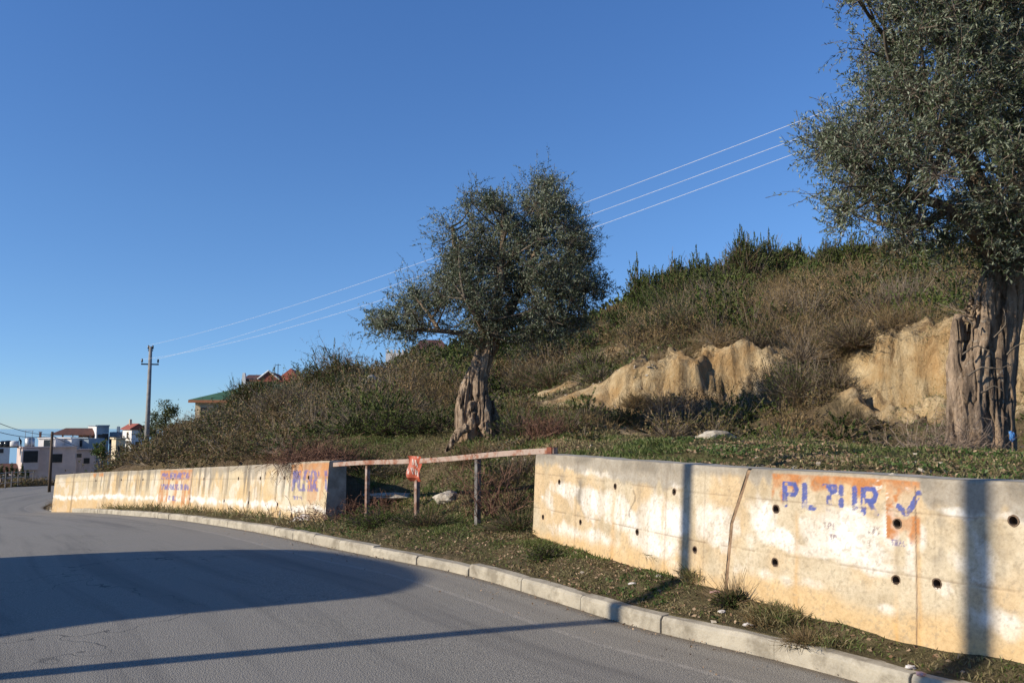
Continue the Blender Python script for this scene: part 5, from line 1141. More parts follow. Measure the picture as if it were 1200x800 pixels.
# ------------------------------------------------------------------ the rusty barrier and its sign
A = P(386, 541.5, 14.75); B = P(651, 529, 10.45); B[2] = 1.27+.038; A[2] = B[2]-.36
mid = (A+B)/2; dv = B-A; L = np.linalg.norm(dv); ry = -math.atan2(dv[2], math.hypot(dv[0], dv[1])); rz = math.atan2(dv[1], dv[0])
bar_root = empty('road_barrier', (mid[0], mid[1], .3), 'long rusty pink-painted rail on three posts closing the gap between the walls', 'barrier'); br = np.array(bar_root.location)
mb = MB(); N_ = 24
pts = [A+dv*t+np.array([0, 0, .012*math.sin(t*9)-.01*math.sin(math.pi*t)]) for t in np.linspace(0, 1, N_)]
nrm_ = np.array([-dv[1], dv[0], 0]); nrm_ /= np.linalg.norm(nrm_); vv = []
for p in pts:
    for a, b in ((-.036, -.036), (.036, -.036), (.036, .036), (-.036, .036)): vv.append(p+nrm_*a+np.array([0, 0, b])-br)
mb.add(vv, [(i*4+j, i*4+(j+1) % 4, i*4+4+(j+1) % 4, i*4+4+j) for i in range(N_-1) for j in range(4)]+[(3, 2, 1, 0), tuple(range(N_*4-4, N_*4))])
mb.build('rail', M['rust_rail'], bar_root, bevel=.006)
mb = MB(); mb.box(B-br-dv/L*.06+np.array([0, 0, .0]), (.09, .11, .10), rz=rz); mb.build('end_bracket', simple('bracket_rust', (.22, .07, .035), (.10, .035, .025), 20, .8, .4), bar_root, bevel=.006)
def raily(px):
    best = min(np.linspace(0, 1, 2000), key=lambda t: abs(proj(*(A+dv*t))[0]-px)); return A+dv*best
for px, mt, wd in ((431, 'rust_post', .06), (489, 'rust_post', .062), (560, 'grey_post', .065)):
    p = raily(px); z = height1(p[0], p[1]); h = p[2]-.045-(z-.3); mb = MB(); mb.box((p[0]-br[0], p[1]-br[1], z-.3+h/2-br[2]-.001), (wd, wd, h), rz=rz+random.uniform(-.05, .05)); mb.build('post', M[mt], bar_root, bevel=.004)
# battered red sign hung on the middle post
q = NT('peeling_sign', .55, .4); n1 = q.noise(14, 6, .7, stretch=(1, 1, .6)); n2 = q.noise(38, 5, .7)
c = q.mix(q.fr(n1, .54, .60), (.42, .085, .04), (.56, .46, .40)); c = q.mix(q.fr(n2, .58, .66), c, (.28, .07, .03)); q.col(c); q.bump(n1, .5, .01); M['sign'] = q.m
p = raily(489); W_, H_ = .235, .37; nx_ = 13; nz_ = 21; vv = []; ff = []; uu = dv/L+np.array([.75, 0, 0]); uu[2] = -.05; uu /= np.linalg.norm(uu); out = np.array([uu[1], -uu[0], 0])*1.15
for j in range(nz_):
    for i in range(nx_):
        a = (i/(nx_-1)-.5); b = j/(nz_-1); cut = max(0, .035*math.sin(b*11+a*4)); wa = a*W_*(1-.12*b*(a > 0))+(.02*math.sin(b*7) if abs(a) == .5 else 0)
        bulge = .010*math.sin(b*5+a*6)+.012*a*a*4+.03*(b > .85)*(b-.85)/.15*-1.2
        vv.append(uu*wa+np.array([0, 0, .055-b*H_+(cut if b > .95 else 0)])+out*(.058+bulge))
for j in range(nz_-1):
    for i in range(nx_-1): a = j*nx_+i; ff.append((a, a+nx_, a+nx_+1, a+1))
sg = empty('warning_sign', p, 'battered peeling red metal sign hanging on the middle barrier post', 'sign')
mb = MB(); mb.add(vv, ff); pl = mb.build('sign_plate', M['sign'], sg); m = pl.modifiers.new('s', 'SOLIDIFY'); m.thickness = .003
# worn strokes on the plate
mb = MB()
def plate(u, v): return uu*u+np.array([0, 0, .055-v*H_])+out*(.058+.010*math.sin(v*5+u/W_*6)+.012*(u/W_)**2*4+.006)
for (u0, v0, u1, v1) in ((-.04, .12, -.03, .36), (-.03, .12, .0, .34), (.02, .14, .03, .38), (.03, .14, .05, .36), (-.05, .45, -.02, .72), (.0, .50, .04, .50), (.02, .50, .02, .74), (.04, .55, .065, .8)):
    k = 6; pv_ = []
    for t in np.linspace(0, 1, k):
        for e_ in (-.007, .007): pv_.append(plate(u0+(u1-u0)*t+e_, v0+(v1-v0)*t))
    mb.add(pv_, [(2*i, 2*i+1, 2*i+3, 2*i+2) for i in range(k-1)])
mb.build('worn_lettering', simple('sign_white', (.66, .58, .52), (.5, .3, .22), 30, .7, .1), pl)
# ------------------------------------------------------------------ poles and overhead wires
def util_pole(label, base, H, rb, rt, mat, arm=True, rz=0., name='utility_pole', group=None, square=False):
    root = empty(name, base, label, 'utility pole', group, rz)
    mb = MB(); mb.tube([(0, 0, -.5), (0, 0, H*.5), (0, 0, H)], [rb, (rb+rt)/2, rt], 4 if square else 12); mb.build('pole', mat, root, smooth_=not square)
    if arm:
        mb = MB(); mb.box((0, 0, H-1.25), (1.15, .09, .09)); mb.build('cross_arm', M['darkmetal'], root, bevel=.008)
        mb = MB(); mb.box((0, 0, H-.28), (.34, .07, .07)); mb.build('top_bracket', M['darkmetal'], root, bevel=.008)
        for x, z in ((-.52, H-1.2), (.52, H-1.2), (-.14, H-.24), (.14, H-.24)):
            mb = MB(); mb.tube([(x, 0, z), (x, 0, z+.08)], [.015, .015], 6); mb.tube([(x, 0, z+.08), (x, 0, z+.13), (x, 0, z+.18), (x, 0, z+.28), (x, 0, z+.33)], [.05, .075, .05, .065, .03], 8); mb.build('insulator', M['insul'], root, smooth_=True)
    return root
pb = P(172, 515, 60.0); zt_ = P(174.5, 406, 60)[2]; gz = height1(pb[0], pb[1])
mp = util_pole('tall tapering concrete power pole with crossarm standing above the far wall', (pb[0], pb[1], gz), zt_-gz, .20, .11, M['poleconc'], rz=.35)
far_top = np.array([pb[0], pb[1], zt_])
ends = [P(1500, -75, 12), P(1500, -40, 12), P(1500, 5, 12)]
# the three wires pass (680,240),(690,252),(693,267) and (940,143),(940,163),(940,177)
starts = [far_top+np.array([-.14, 0, .1]), far_top+np.array([.5, 0, -.9]), far_top+np.array([-.5, 0, -.9])]
tg = [((690, 236), (942, 142)), ((700, 249), (942, 162)), ((706, 263), (942, 177))]
hp = P(1500, -20, 12); hz_ = height1(hp[0], hp[1])
util_pole('concrete power pole up the hill carrying the other end of the wires', (hp[0], hp[1], hz_), P(1500, -75, 12)[2]-hz_, .26, .13, M['poleconc'], rz=.35)
for i, ((a1, b1), (a2, b2)) in enumerate(tg):
    sl_ = (b2-b1)/(a2-a1); be = b2+sl_*(1500-a2)*1.06; E = P(1500, be, 12); S0 = starts[i]; k = 70; t = np.linspace(0, 1, k)[:, None]
    ln = S0*(1-t)+E*t; tgt = b1
    # sag chosen so the wire passes the photographed point
    def at_px(sag, px):
        l2 = ln.copy(); l2[:, 2] -= 4*sag*(t*(1-t))[:, 0]; X_, Y_, _ = proj(l2[:, 0], l2[:, 1], l2[:, 2]); return np.interp(px, X_, Y_)
    lo_, hi_ = -2, 8.
    for _ in range(40):
        md = (lo_+hi_)/2
        if at_px(md, a1) < tgt: lo_ = md
        else: hi_ = md
    ln[:, 2] -= 4*md*(t*(1-t))[:, 0]; mb = MB(); mb.tube(ln, .0052, 5)
    o = mb.build('overhead_wire', M['wire'], rel=S0); setp(o, ['topmost', 'middle', 'lowest'][i]+' of the three pale wires crossing the sky above the hill', 'power line', 'overhead wires over the hill')
# thin pole by the far bend and its wires
pb = P(58, 568, 47); zt_ = P(59, 505.5, 47)[2]; gz = height1(pb[0], pb[1])
util_pole('thin dark wooden pole beside the road bend left of the far wall', (pb[0], pb[1], gz), zt_-gz, .085, .065, M['wood'], arm=False)
for i, (ya, yb) in enumerate(((491, 509), (502, 511))):
    a = P(-30, ya-9*(1-i*.4), 32); b = P(59, yb, 47); t = np.linspace(0, 1, 20)[:, None]; ln = a*(1-t)+b*t; ln[:, 2] -= .9*(t*(1-t))[:, 0]; mb = MB(); mb.tube(ln, .014, 5)
    o = mb.build('overhead_wire', M['darkmetal'], rel=a); setp(o, ['upper', 'lower'][i]+' dark wire running from the thin pole to the left edge of the picture', 'power line', 'wires to the thin pole')
a = P(59, 509, 47); b = P(113, 522, 130); t = np.linspace(0, 1, 14)[:, None]; ln = a*(1-t)+b*t; ln[:, 2] -= 2*(t*(1-t))[:, 0]; mb = MB(); mb.tube(ln, .02, 5); o = mb.build('overhead_wire', M['darkmetal'], rel=a); setp(o, 'dark wire running from the thin pole to the blue grey house', 'power line', 'wires to the thin pole')

# ------------------------------------------------------------------ what throws the shadows on the road (left of the camera)
k0 = np.array([.95, 7.07]); LDv = LD
for i, (t_, base_pt, lb, H_) in enumerate([(8.3, G(738, 704, .14)[:2]+np.array([-math.sin(SUN_AZ), math.cos(SUN_AZ)])*-.02, 'slim steel lamp post left of the road whose shadow crosses the road', 8.5), (9.5, G(1147, 757, .27)[:2], 'slim steel lamp post behind the photographer whose shadow climbs the near wall at right', 8.5)]):
    b_ = base_pt-LDv*t_; z = height1(b_[0], b_[1]); root = empty('lamp_post', (b_[0], b_[1], z), lb, 'lamp post')
    mb = MB(); mb.tube([(0, 0, -.3), (0, 0, 4), (0, 0, H_)], [.105, .095, .085] if i else [.095, .08, .065], 12); mb.build('pole', M['grey_post'], root, smooth_=True)
    mb = MB(); mb.tube([(0, 0, H_-.05), (-.3, -.2, H_+.25), (-1.0, -.5, H_+.35)], [.03, .03, .03], 8); mb.build('arm', M['grey_post'], root, smooth_=True)
    mb = MB(); mb.tube([(-.95, -.48, H_+.36), (-1.2, -.6, H_+.36), (-1.5, -.75, H_+.34)], [.07, .12, .06], 10); mb.build('lamp_head', M['steelsheet'], root, smooth_=True)
# invented unseen block, its outline shaped to cast the rounded road shadow
tanE = math.tan(SUN_EL); A0 = -8.5
Nn = np.array([-LD[1], LD[0]])
outl = [(-120,652),(0,643),(200,637),(350,638),(440,650),(490,661),(512,672),(508,682),(488,690),(450,697),(300,712),(150,728),(0,750)]
na = [(float(g[:2] @ Nn), (float(g[:2] @ LD)-A0)*tanE) for g in (G(a_, b_, .02) for a_, b_ in outl)]
pm = catmull([(a_, b_, 0) for a_, b_ in na], .12)[:, :2]; (n1_, h1_), (n2_, h2_) = na[-2], na[-1]; nN = float(np.mean([a_ for a_, _ in na]))
pr = [(na[0][0]+.1, -.4)]+[tuple(x) for x in pm]+[(n2_+(n2_-n1_)/(h2_-h1_)*(-.4-h2_), -.4)]
o0 = LD*A0+Nn*nN; gz = -.05
sh = empty('shadow_caster', (o0[0], o0[1], gz), 'unseen round topped block left of the road, invented to cast the shadow over the asphalt', 'shadow_caster')
mb = MB(); vv = []
for bk in (0, -1.6):
    for n_, h_ in pr: w_ = LD*bk+Nn*(n_-nN); vv.append((w_[0], w_[1], h_))
k = len(pr); mb.add(vv, [tuple(range(k)), tuple(range(k, 2*k))[::-1]]+[(i, i+k, (i+1) % k+k, (i+1) % k) for i in range(k)]); mb.build('shell', M['steelsheet'], sh)
w_ = Nn*-.8; mb = MB(); mb.box((w_[0]+LD[0]*.03, w_[1]+LD[1]*.03, 1.05), (.08, 1.0, 2.0), rz=SUN_AZ); mb.build('caster_door', M['brownroof'], sh, bevel=.01)
# ------------------------------------------------------------------ the houses far down the road
TH = .62
def house(name, label, cat, pxc, pxr, pxl, pytop, Y, mat, theta=TH, pybot=None, group=None, name_wall='wall'):
    """box whose nearest edge stands at column pxc; right face runs to pxr, left face back to pxl."""
    c = P(pxc, pytop, Y); zb = -12.0 if pybot is None else P(pxc, pybot, Y)[2]
    root = empty(name, (c[0], c[1], zb), label, cat, group, theta)
    def ext(px, dx, dy):
        lo, hi = 0, 80
        for _ in range(40):
            m = (lo+hi)/2; x = c[0]+dx*m; y = c[1]+dy*m; v = 600+F*x/(y*cp+(c[2]-CAMZ)*sp)
            if (v < px) == (dx > 0 or px > pxc): lo = m
            else: hi = m
        return (lo+hi)/2
    W_ = ext(pxr, math.cos(theta), math.sin(theta)); D_ = min(9., ext(pxl, -math.sin(theta), math.cos(theta))) if pxl < pxc else 5.
    H_ = c[2]-zb; mb = MB(); mb.box((W_/2, D_/2, H_/2), (W_, D_, H_)); mb.build(name_wall, mat, root)
    return root, W_, D_, H_, Y
def window(root, face, u, z, w_, h_, frame='white', D_=0):
    """u along the face, z its centre height (root coordinates)."""
    f = MB(); g = MB()
    if face == 'R': f.box((u, -.04, z), (w_+.2, .10, h_+.2)); g.box((u, -.10, z), (w_, .06, h_))
    else: f.box((-.04, u, z), (.10, w_+.2, h_+.2)); g.box((-.10, u, z), (.06, w_, h_))
    fr = f.build('window', M[frame], root); g.build('pane', M['glass'], fr)
def parapet(root, W_, D_, H_, mat, h=.5, ov=.25):
    mb = MB(); mb.box((W_/2, -ov/2, H_+.08), (W_+ov, ov+.3, .22)); mb.box((-ov/2, D_/2, H_+.085), (ov+.3, D_, .22)); mb.build('cornice', M[mat], root)
def gable(root, W_, D_, z, h, mat, ov=.4, axis='x', hip=0., name='roof'):
    mb = MB(); th = .18
    if axis == 'x':   # ridge along x
        v = [(-ov, -ov, z), (W_+ov, -ov, z), (W_+ov-hip, D_/2, z+h), (-ov+hip, D_/2, z+h), (-ov, D_+ov, z), (W_+ov, D_+ov, z)]
        v2 = [(a, b, c-th) for a, b, c in v]; mb.add(v+v2, [(0, 1, 2, 3), (4, 3, 2, 5), (0, 3, 4), (1, 5, 2), (0, 6, 7, 1), (4, 5, 11, 10), (0, 4, 10, 6), (1, 7, 11, 5), (6, 10, 11, 7)])
    else:
        v = [(-ov, -ov, z), (W_+ov, -ov, z), (W_+ov, D_+ov, z), (-ov, D_+ov, z), (W_/2, -ov+hip, z+h), (W_/2, D_+ov-hip, z+h)]
        v2 = [(a, b, c-th) for a, b, c in v[:4]]; mb.add(v+v2, [(0, 4, 5, 3), (1, 2, 5, 4), (0, 1, 4), (2, 3, 5), (0, 6, 7, 1), (1, 7, 8, 2), (2, 8, 9, 3), (3, 9, 6, 0), (6, 9, 8, 7)])
    return mb.build(name, mat, root)
# pink house
r, W_, D_, H_, Y = house('pink_house', 'long low pink rendered house with flat roof across the bend in the road', 'house', 27, 90, -25, 524.5, 150, M['pink'])
parapet(r, W_, D_, H_, 'pink'); mpx = 1/150*1000*math.cos(TH)
f = MB(); f.box((1.1, -.7, H_-2.0), (2.6, 1.4, 3.6)); bw = f.build('bay_window', M['pink'], r); g = MB(); g.box((1.1, -1.43, H_-1.5), (2.2, .08, 2.0)); g.build('pane', M['glass'], bw)
g = MB(); g.box((-.23, -.7, H_-1.5), (.06, .9, 1.9)); g.build('pane', M['glass'], bw)
window(r, 'R', 5.4, H_-1.9, 1.6, 1.5, 'pink'); window(r, 'R', 8.9, H_-1.5, .8, .7, 'pink')
mb = MB(); mb.add([(-.02, 2.0, 0), (-.02, 9, 0), (-.02, 9, H_-.3)], [(0, 1, 2)])
mb = MB(); mb.box((-1.6, 3.5, H_-4.4), (3.0, 9, .3), rx=.30); mb.build('lean_to_roof', M['brownroof'], r); mb = MB(); mb.box((-1.5, 3.4, H_-7.6), (2.9, 8.6, 6)); mb.build('lean_to_wall', M['pink'], r)
r, W_, D_, H_, Y = house('pink_house', 'darker pink annexe at the right end of the long pink house', 'house', 88, 113, 86, 527, 158, M['pink'])
parapet(r, W_, D_, H_, 'pink'); window(r, 'R', 2.0, H_-2, 1.0, 1.0, 'pink')
rf = P(27, 524.5, 150)[2]
# roof terrace: parapet walls
for (a, b, c_, t_, bt, Y, m_, lb, win) in [(45, 65, 45, 513.5, 524, 158, 'white', 'low white roof hut with a dark opening, left of the pergola', (.62, .5)), (66, 84, 66, 513.3, 524, 160, 'white', 'plain white roof hut under the left end of the pergola', None), (84, 104, 84, 513.5, 524.5, 162, 'bluegrey', 'shaded blue grey roof hut under the right half of the pergola', (.4, .5))]:
    r, W_, D_, H_, Y = house('roof_hut', lb, 'roof hut', a, b, c_, t_, Y, M[m_], pybot=bt+3, group='huts on the roof terraces', theta=-.2)
    parapet(r, W_, D_, H_, m_, ov=.1)
    if win: window(r, 'R', W_*win[0], H_*win[1]+.2, 1.9, 1.2, m_)
# pergola
pc = P(66, 507.5, 166); root = empty('pergola', (pc[0], pc[1], P(66, 514, 166)[2]), 'rusty brown tiled pergola roof on thin posts above the white huts', 'pergola', rz=.1)
zt_ = pc[2]-root.location[2]; mb = MB(); L = 7.2
mb.add([(-.6, -1, zt_-.1), (L, -1, zt_-.2), (L-.6, 1.8, zt_+1.0), (1.0, 1.8, zt_+1.0), (-.6, 4, zt_-.1), (L, 4, zt_-.2), (-.6, -1, zt_-.35), (L, -1, zt_-.45), (-.6, 4, zt_-.35), (L, 4, zt_-.45)], [(0, 1, 2, 3), (4, 3, 2, 5), (0, 3, 4), (1, 5, 2), (6, 7, 1, 0), (8, 6, 0, 4), (9, 8, 4, 5), (7, 9, 5, 1), (6, 8, 9, 7)]); mb.build('roof', M['brownroof'], root)
for x, y in ((-.3, -.8), (1.6, -.8), (3.4, -.8), (5.4, -.8), (6.8, -.8), (-.3, 3.6), (6.8, 3.6)): mb = MB(); mb.box((x, y, (zt_-.3)/2-.2), (.14, .14, zt_)); mb.build('post', M['wood'], root)
mb = MB(); mb.box((5.0, .4, zt_*.5-.2), (1.9, .5, zt_-.1)); mb.box((6.5, .3, zt_*.45-.3), (.5, .5, zt_-.2)); mb.build('brick_pillar', M['brick'], root)
# white block; the shade on its right face is put into blue grey
r, W_, D_, H_, Y = house('apartment_building', 'tall white block with the shade on one side coloured blue grey, right of the pergola', 'building', 114, 128, 103.5, 499, 165, M['bluegrey'])
parapet(r, W_, D_, H_, 'bluegrey', ov=.15); window(r, 'R', W_*.7, H_-4.0+1.9, 1.1, 1.3, 'white'); window(r, 'R', W_*.25, H_-2.2, .9, 1.2, 'bluegrey')
mb = MB(); mb.box((-.06, D_/2, H_/2-.02), (.1, D_-.1, H_-.2)); mb.build('lit_side', M['white'], r)  # the block's own white, kept on the lit side only
r, W_, D_, H_, Y = house('apartment_building', 'low blue grey block between the white sided block and the red roofed house', 'building', 128.5, 142, 128, 506, 170, M['bluegrey'], theta=.2)
window(r, 'R', W_*.3, H_-1.6, 1.2, 1.3, 'white'); window(r, 'R', W_*.7, H_-1.6, 1.0, 1.3, 'white'); mb = MB(); mb.box((W_*.62, 1.2, H_+.5), (.5, .5, 1.2)); mb.build('chimney', M['bluegrey'], r)
# red roofed house
r, W_, D_, H_, Y = house('red_roof_house', 'narrow pale house with orange red gable roof left of the power pole', 'house', 154.5, 170, 144, 502, 150, M['white'])
gable(r, W_, D_, H_, .9, M['redroof'], .35, 'y')
mb = MB(); mb.add([(0, -.005, H_-.02), (W_, -.005, H_-.02), (W_/2, -.005, H_+.75), (0, .1, H_-.02), (W_, .1, H_-.02), (W_/2, .1, H_+.75)], [(0, 1, 2), (5, 4, 3), (0, 3, 4, 1), (1, 4, 5, 2), (2, 5, 3, 0)]); mb.build('gable_wall', M['white'], r)
mb = MB(); mb.box((-.5, D_*.45, H_-2.2), (1.1, D_*.8, .18)); mb.box((-.5, D_*.45, H_-4.6), (1.1, D_*.8, .18)); mb.build('balcony', M['cream'], r)
window(r, 'R', W_*.72, H_+.0-.4, .6, .6, 'white'); window(r, 'L', D_*.4, H_-1.2, .9, 1.1, 'cream'); window(r, 'L', D_*.4, H_-3.4, .9, 1.1, 'cream'); window(r, 'R', W_*.5, H_-2.8, .9, 1.1, 'white'); mb = MB(); mb.box((.8, D_*.7, H_+1.0), (.4, .4, 1.3)); mb.build('chimney', M['cream'], r)
# little flat houses to fill the left edge of town
for (a, b, c_, t_, Y, m_, lb) in [(-8, 12, -14, 519, 178, 'white', 'low white house wall at the left edge behind the water tanks'), (136, 147, 131, 514, 140, 'cream', 'small cream house just below the red roofed house')]:
    r, W_, D_, H_, Y = house('village_house', lb, 'house', a, b, c_, t_, Y, M[m_], group='small houses in the village'); parapet(r, W_, D_, H_, m_, ov=.15); window(r, 'R', W_*.5, H_-1.6, .8, .9, m_)
# roof tanks
def tank(px, py, Y, r, h, mat, lb, lie=False):
    p = P(px, py, Y); root = empty('water_tank', (p[0], p[1], p[2]), lb, 'water tank', 'water tanks on the roofs'); mb = MB(); b_ = MB()
    if lie: mb.tube([(-h/2-.1, 0, r+.15), (-h/2, 0, r+.15), (h/2, 0, r+.15), (h/2+.1, 0, r+.15)], [r*.6, r, r, r*.6], 14)
    else: mb.tube([(0, 0, .12), (0, 0, .2), (0, 0, h), (0, 0, h+.15), (0, 0, h+.2)], [r*.95, r, r, r*.6, r*.2], 14)
    mb.build('tank_body', mat, root, smooth_=True); b_.box((0, 0, .02), (r*1.6, r*1.6, .24)); b_.build('tank_stand', M['darkmetal'], root)
tank(4, 523.5, 152, .75, .9, M['dark'], 'dark round water tank at the left edge of the pink roof'); tank(9.5, 523.5, 152, .8, .95, M['dark'], 'dark round water tank nearest the white tank on the pink roof'); tank(16.5, 523.5, 152, .75, .9, M['white'], 'white water tank between the dark tanks and the man')
tank(34.5, 523.5, 152, .8, 1.5, M['metal'], 'shiny standing metal tank under the thin pipe frame', lie=False)
p = P(33, 524, 151); root = empty('pipe_frame', p, 'thin metal pipe frame rising from the pink roof', 'frame')
for x in (-.6, .6): mb = MB(); mb.tube([(x, 0, 0), (x, 0, 2.9)], .045, 6); mb.build('upright', M['metal'], root)
mb = MB(); mb.tube([(-.8, 0, 2.9), (.8, 0, 2.9)], .045, 6); mb.build('crossbar', M['metal'], root)
p = P(47, 514, 158); root = empty('chimney_stack', p, 'small dark roof chimney left of the pergola', 'chimney'); mb = MB(); mb.box((0, 0, .6), (.3, .3, 1.2)); mb.build('flue', M['brownroof'], root); mb = MB(); mb.box((0, 0, 1.28), (.45, .45, .1)); mb.build('cap', M['brownroof'], root)
# the man on the roof
def person(p, lb):
    root = empty('person', p, lb, 'person')
    J = {'pel': (0, 0, .92), 'wst': (.02, 0, 1.05), 'chs': (-.12, 0, 1.30), 'nck': (-.22, 0, 1.42), 'hd0': (-.27, 0, 1.50), 'hd1': (-.32, 0, 1.64), 'hl': (.02, .09, .88), 'kl': (.03, .10, .48), 'al': (.08, .10, .08), 'tl': (-.08, .10, .03), 'hr': (.02, -.09, .88), 'kr': (-.05, -.11, .48), 'ar': (.02, -.12, .08), 'tr': (-.14, -.12, .03),
         'sl': (-.14, .19, 1.34), 'el': (-.22, .22, 1.08), 'wl': (-.40, .18, .92), 'fl': (-.47, .17, .87), 'sr': (-.14, -.19, 1.34), 'er': (-.24, -.22, 1.08), 'wr': (-.42, -.18, .93), 'fr': (-.49, -.17, .88)}
    Rr = {'pel': .16, 'wst': .15, 'chs': .17, 'nck': .065, 'hd0': .085, 'hd1': .10, 'hl': .11, 'kl': .07, 'al': .05, 'tl': .04, 'hr': .11, 'kr': .07, 'ar': .05, 'tr': .04, 'sl': .07, 'el': .05, 'wl': .035, 'fl': .035, 'sr': .07, 'er': .05, 'wr': .035, 'fr': .035}
    E = [('pel', 'wst'), ('wst', 'chs'), ('chs', 'nck'), ('nck', 'hd0'), ('hd0', 'hd1'), ('pel', 'hl'), ('hl', 'kl'), ('kl', 'al'), ('al', 'tl'), ('pel', 'hr'), ('hr', 'kr'), ('kr', 'ar'), ('ar', 'tr'), ('chs', 'sl'), ('sl', 'el'), ('el', 'wl'), ('wl', 'fl'), ('chs', 'sr'), ('sr', 'er'), ('er', 'wr'), ('wr', 'fr')]
    ks = list(J); me = bpy.data.meshes.new('body'); me.from_pydata([J[k] for k in ks], [(ks.index(a), ks.index(b)) for a, b in E], []); o = bpy.data.objects.new('body', me); COL.objects.link(o); o.parent = root
    m = o.modifiers.new('skin', 'SKIN'); sk = me.skin_vertices[0] if len(me.skin_vertices) else None
    if sk is not None:
        for i, k in enumerate(ks): sk.data[i].radius = (Rr[k], Rr[k]); sk.data[i].use_root = (k == 'pel')
    o.modifiers.new('sub', 'SUBSURF').levels = 1; me.materials.append(M['cloth'])
    mb = MB(); mb.tube([(-.27, 0, 1.60), (-.31, 0, 1.68), (-.34, 0, 1.75)], [.10, .11, .05], 10); mb.build('hair', M['hair'], root, smooth_=True)
    root.scale = (1, 1, 1); return root
person(P(24, 523.6, 151.5), 'person in dark clothes bending forward on the pink roof between the tanks')
# ---------------- houses on the left hill
r, W_, D_, H_, Y = house('green_roof_house', 'cream house with a broad green sheet roof above the thicket', 'house', 229, 392, 225, 468.5, 70, M['cream'], theta=.12, pybot=492)
gable(r, W_, 6., H_, 1.45, M['greenroof'], .45, 'x', hip=4.6)
mb = MB(); mb.box((W_/2, -.46, H_-.12), (W_+.9, .06, .22)); mb.build('fascia', M['brick'], r)
for u in (.7, 1.9): window(r, 'R', u, H_-.9, .5, .6, 'cream')
r, W_, D_, H_, Y = house('red_roof_house', 'cream house with dark red gabled roofs and white bargeboards on the left hill', 'house', 288, 346, 284, 443, 76, M['cream'], theta=.08, pybot=470)
gable(r, W_*.5, 5, H_-.1, .55, M['brownroof'], .3, 'x')
for x0, w2, h2 in ((1.3, 1.7, .75), (2.95, 1.9, 1.05)):
    sub = gable(r, w2, 4.5, H_-.15, h2, M['redroof'], .15, 'y', name='dormer_roof', hip=(0 if x0 < 2 else .8)); sub.location = (x0, -.6, 0)
    if x0 < 2:
        mb = MB(); a = np.array([x0-.1, -.80, H_-.12]); b = np.array([x0+w2/2, -.80, H_-.12+h2]); c = np.array([x0+w2+.1, -.80, H_-.12]); mb.tube([a, b], .07, 4); mb.tube([b, c], .07, 4); mb.build('bargeboard', M['white'], r)
mb = MB(); mb.add([(-.35, -.4, H_-1.2), (.2, -.4, H_-1.2), (.0, -.4, H_+.45), (-.2, -.4, H_+.45), (-.35, 0, H_-1.2), (.2, 0, H_-1.2), (.0, 0, H_+.45), (-.2, 0, H_+.45)], [(0, 1, 2, 3), (7, 6, 5, 4), (0, 4, 5, 1), (1, 5, 6, 2), (2, 6, 7, 3), (3, 7, 4, 0)]); mb.build('chimney', M['white'], r)
mb = MB(); mb.tube([(2.8, 0, H_), (2.8, 0, H_+1.3)], .03, 5); mb.tube([(2.55, 0, H_+1.2), (3.05, 0, H_+1.2)], .02, 4); mb.build('aerial', M['darkmetal'], r)
r, W_, D_, H_, Y = house('hilltop_house', 'white house with crenellated parapet behind the small olive tree', 'house', 452, 492, 450, 413.5, 62, M['white'], theta=.1, pybot=440)
cm = MB(); n_ = 9
for i in range(n_): cm.box((W_*(i+.5)/n_, .1, H_+.1), (W_/n_*.55, .2, .3))
cm.build('parapet', M['white'], r); window(r, 'R', W_*.3, H_-.9, .5, .6, 'white')
r, W_, D_, H_, Y = house('hilltop_house', 'house with dark reddish brown roof peeping out behind the small olive tree', 'house', 487, 524, 485, 411, 60, M['cream'], theta=.1, pybot=440)
gable(r, W_, 4., H_, 1.0, M['brownroof'], .3, 'x', hip=.7)
# ------------------------------------------------------------------ far trees, hedge and fence left of the road
def small_tree(name, label, px, py, Y, w_, h_, kind, mat='evergreen', n=900, group=None, trunk=.35, leaf=.16, columnar=False):
    p = P(px, py, Y); z = height1(p[0], p[1]) if Y < 100 else p[2]; root = empty(name, (p[0], p[1], z), label, 'tree', group)
    top = p[2]+h_-z if True else h_
    mb = MB(); mb.tube([(0, 0, -.3), (0.03, 0, (top-h_)+h_*.3), (0, 0, (top-h_)+h_*.7)], [.03*h_+.03, .02*h_+.02, .01*h_+.01], 7); mb.build('trunk', M['limb'], root, smooth_=True)
    q = Quads(); nc = 22; c = rdir(nc)*rng.random(nc)[:, None]**.5*np.array([w_*.40, w_*.40, h_*.42]); c[:, 2] += top-h_*.5
    if columnar: c[:, :2] *= (1-(c[:, 2:3]-(top-h_))/h_*.9)
    for cc in c:
        m = n//nc; q.leaves(cc+rng.normal(size=(m, 3))*np.array([w_, w_, h_*.8])*(.075 if not columnar else .05), rdir(m, .3), leaf, leaf*.45, rng.random(m))
    q.build('crown', M[mat], root); return root
small_tree('roadside_tree', 'dark rounded tree just right of the tall power pole', 193, 512, 66, 2.6, 3.0, 0, 'darkgreen', 2600)
small_tree('roadside_tree', 'smaller dark tree between the power pole and the green roofed house', 207, 513, 66, 1.6, 1.6, 0, 'darkgreen', 1400)
small_tree('roadside_tree', 'yellow green bushy tree in front of the pink annexe', 118, 545, 56, 1.1, 1.6, 0, 'evergreen', 1500)
small_tree('roadside_tree', 'round dark green tree on the village skyline behind the power pole', 180, 520, 120, 5, 3.2, 0, 'darkgreen', 1500, leaf=.3)
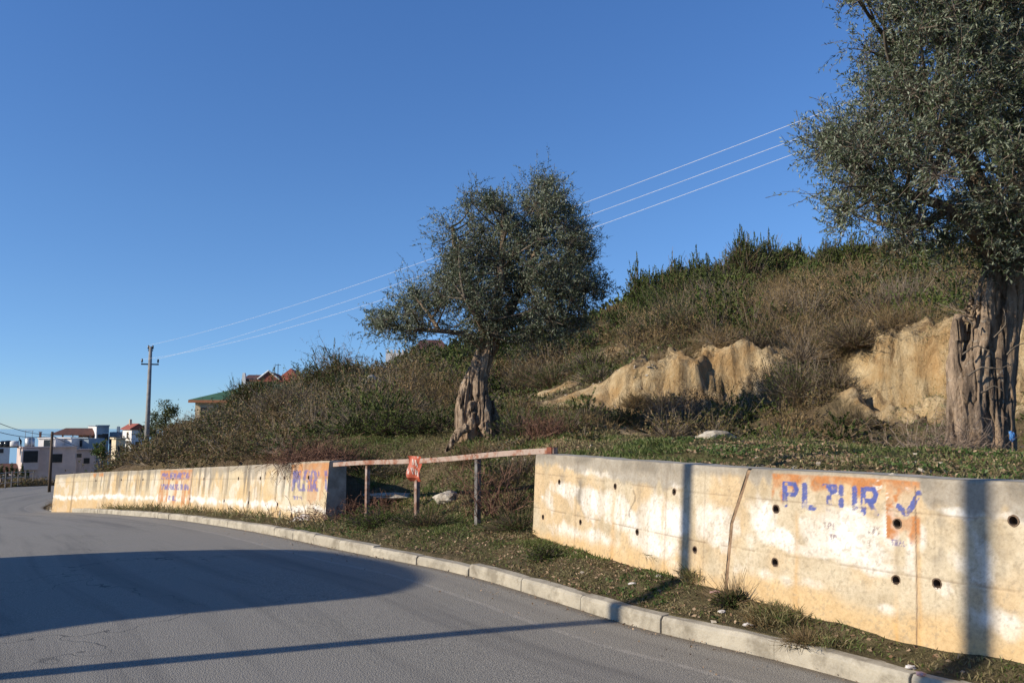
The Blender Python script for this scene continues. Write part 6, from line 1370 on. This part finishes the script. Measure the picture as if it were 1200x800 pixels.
for i, (px, h_) in enumerate(((1, 1.3), (7, 1.05), (13, 1.3), (18.5, 1.0), (25, 1.15), (31, .8))):
    small_tree('cypress', ['dark young cypress at the very left edge behind the roadside fence', 'second dark young cypress from the left edge behind the fence', 'third dark young cypress from the left, the tallest inland one', 'fourth dark young cypress from the left behind the fence', 'fifth dark young cypress from the left, before the bay window', 'last and smallest dark cypress, below the bay window'][i], px, 563, 60, .55, h_, 0, 'darkgreen', 500, 'young cypresses behind the fence', leaf=.1, columnar=True)
bt = empty('bare_tree', P(147, 530, 160), 'faint leafless tree behind the red roofed house', 'tree')
mb = MB(); mb.tube([(0, 0, -3), (0, 0, 3)], [.2, .12], 6); mb.build('trunk', M['limb'], bt); q = Quads(); n = 260; a = np.zeros((n, 3)); a[:, 2] = rng.uniform(0, 3, n); b = a+rdir(n, .8)*rng.uniform(1, 2.4, n)[:, None]; q.sticks(a, b, .05, .02, rng.random(n)); q.sticks(b, b+rdir(n, .6)*.8, .03, .015, rng.random(n)); q.build('twigs', M['twig'], bt)
fr = empty('wire_fence', P(20, 575, 52), 'low wire fence on pale posts along the left roadside', 'fence'); fo = np.array(fr.location); pp = []
for px, Y in ((-12, 47), (-2, 49), (5.5, 50.5), (13, 52), (20, 53.5), (27.5, 55), (36, 57), (45, 59)):
    x = (px-600)/F*Y; z = height1(x, Y); pp.append(np.array([x, Y, z])); mb = MB(); mb.box((x-fo[0], Y-fo[1], z+.45-fo[2]), (.06, .06, 1.15)); mb.build('post', M['grey_post'], fr)
for h_ in (.35, .65, .95): mb = MB(); mb.tube([p+np.array([0, 0, h_])-fo for p in pp], .012, 4); mb.build('fence_wire', M['metal'], fr)
ms = Mass()
for _ in range(130):
    t = rng.random(); Y = 40+26*t; px = -40+(105)*t+rng.uniform(-12, 6); x = (px-600)/F*Y; s_1, d_1, z_1 = sd([x], [Y])
    if d_1[0] > -7.9: continue
    z = height1(x, Y); ms.add(['brown', 'bramble', 'mixed'][rng.integers(3)], (x, Y, z-.05), rng.uniform(.4, .8), rng.uniform(.3, .6), frac=.5, leafk=1.8)
ms.build('roadside_scrub', 'dry brown grass and scrub along the left edge of the road', 'undergrowth')
ms = Mass()
for _ in range(330):
    Y = rng.uniform(62, 125); px = rng.uniform(-40, 225); x = (px-600)/F*Y; s_1, d_1, z_1 = sd([x], [Y])
    if -8.2 < d_1[0] < .4: continue
    z = height1(x, Y); k_ = Y/60; ms.add(['brown', 'bramble', 'mixed', 'darkgreen'][rng.integers(4)], (x, Y, z-.1), rng.uniform(.8, 1.5)*k_, rng.uniform(.5, .95)*k_, frac=.35, leafk=2.4)
ms.build('valley_scrub', 'brownish scrub and hedges between the road bend and the village', 'undergrowth')
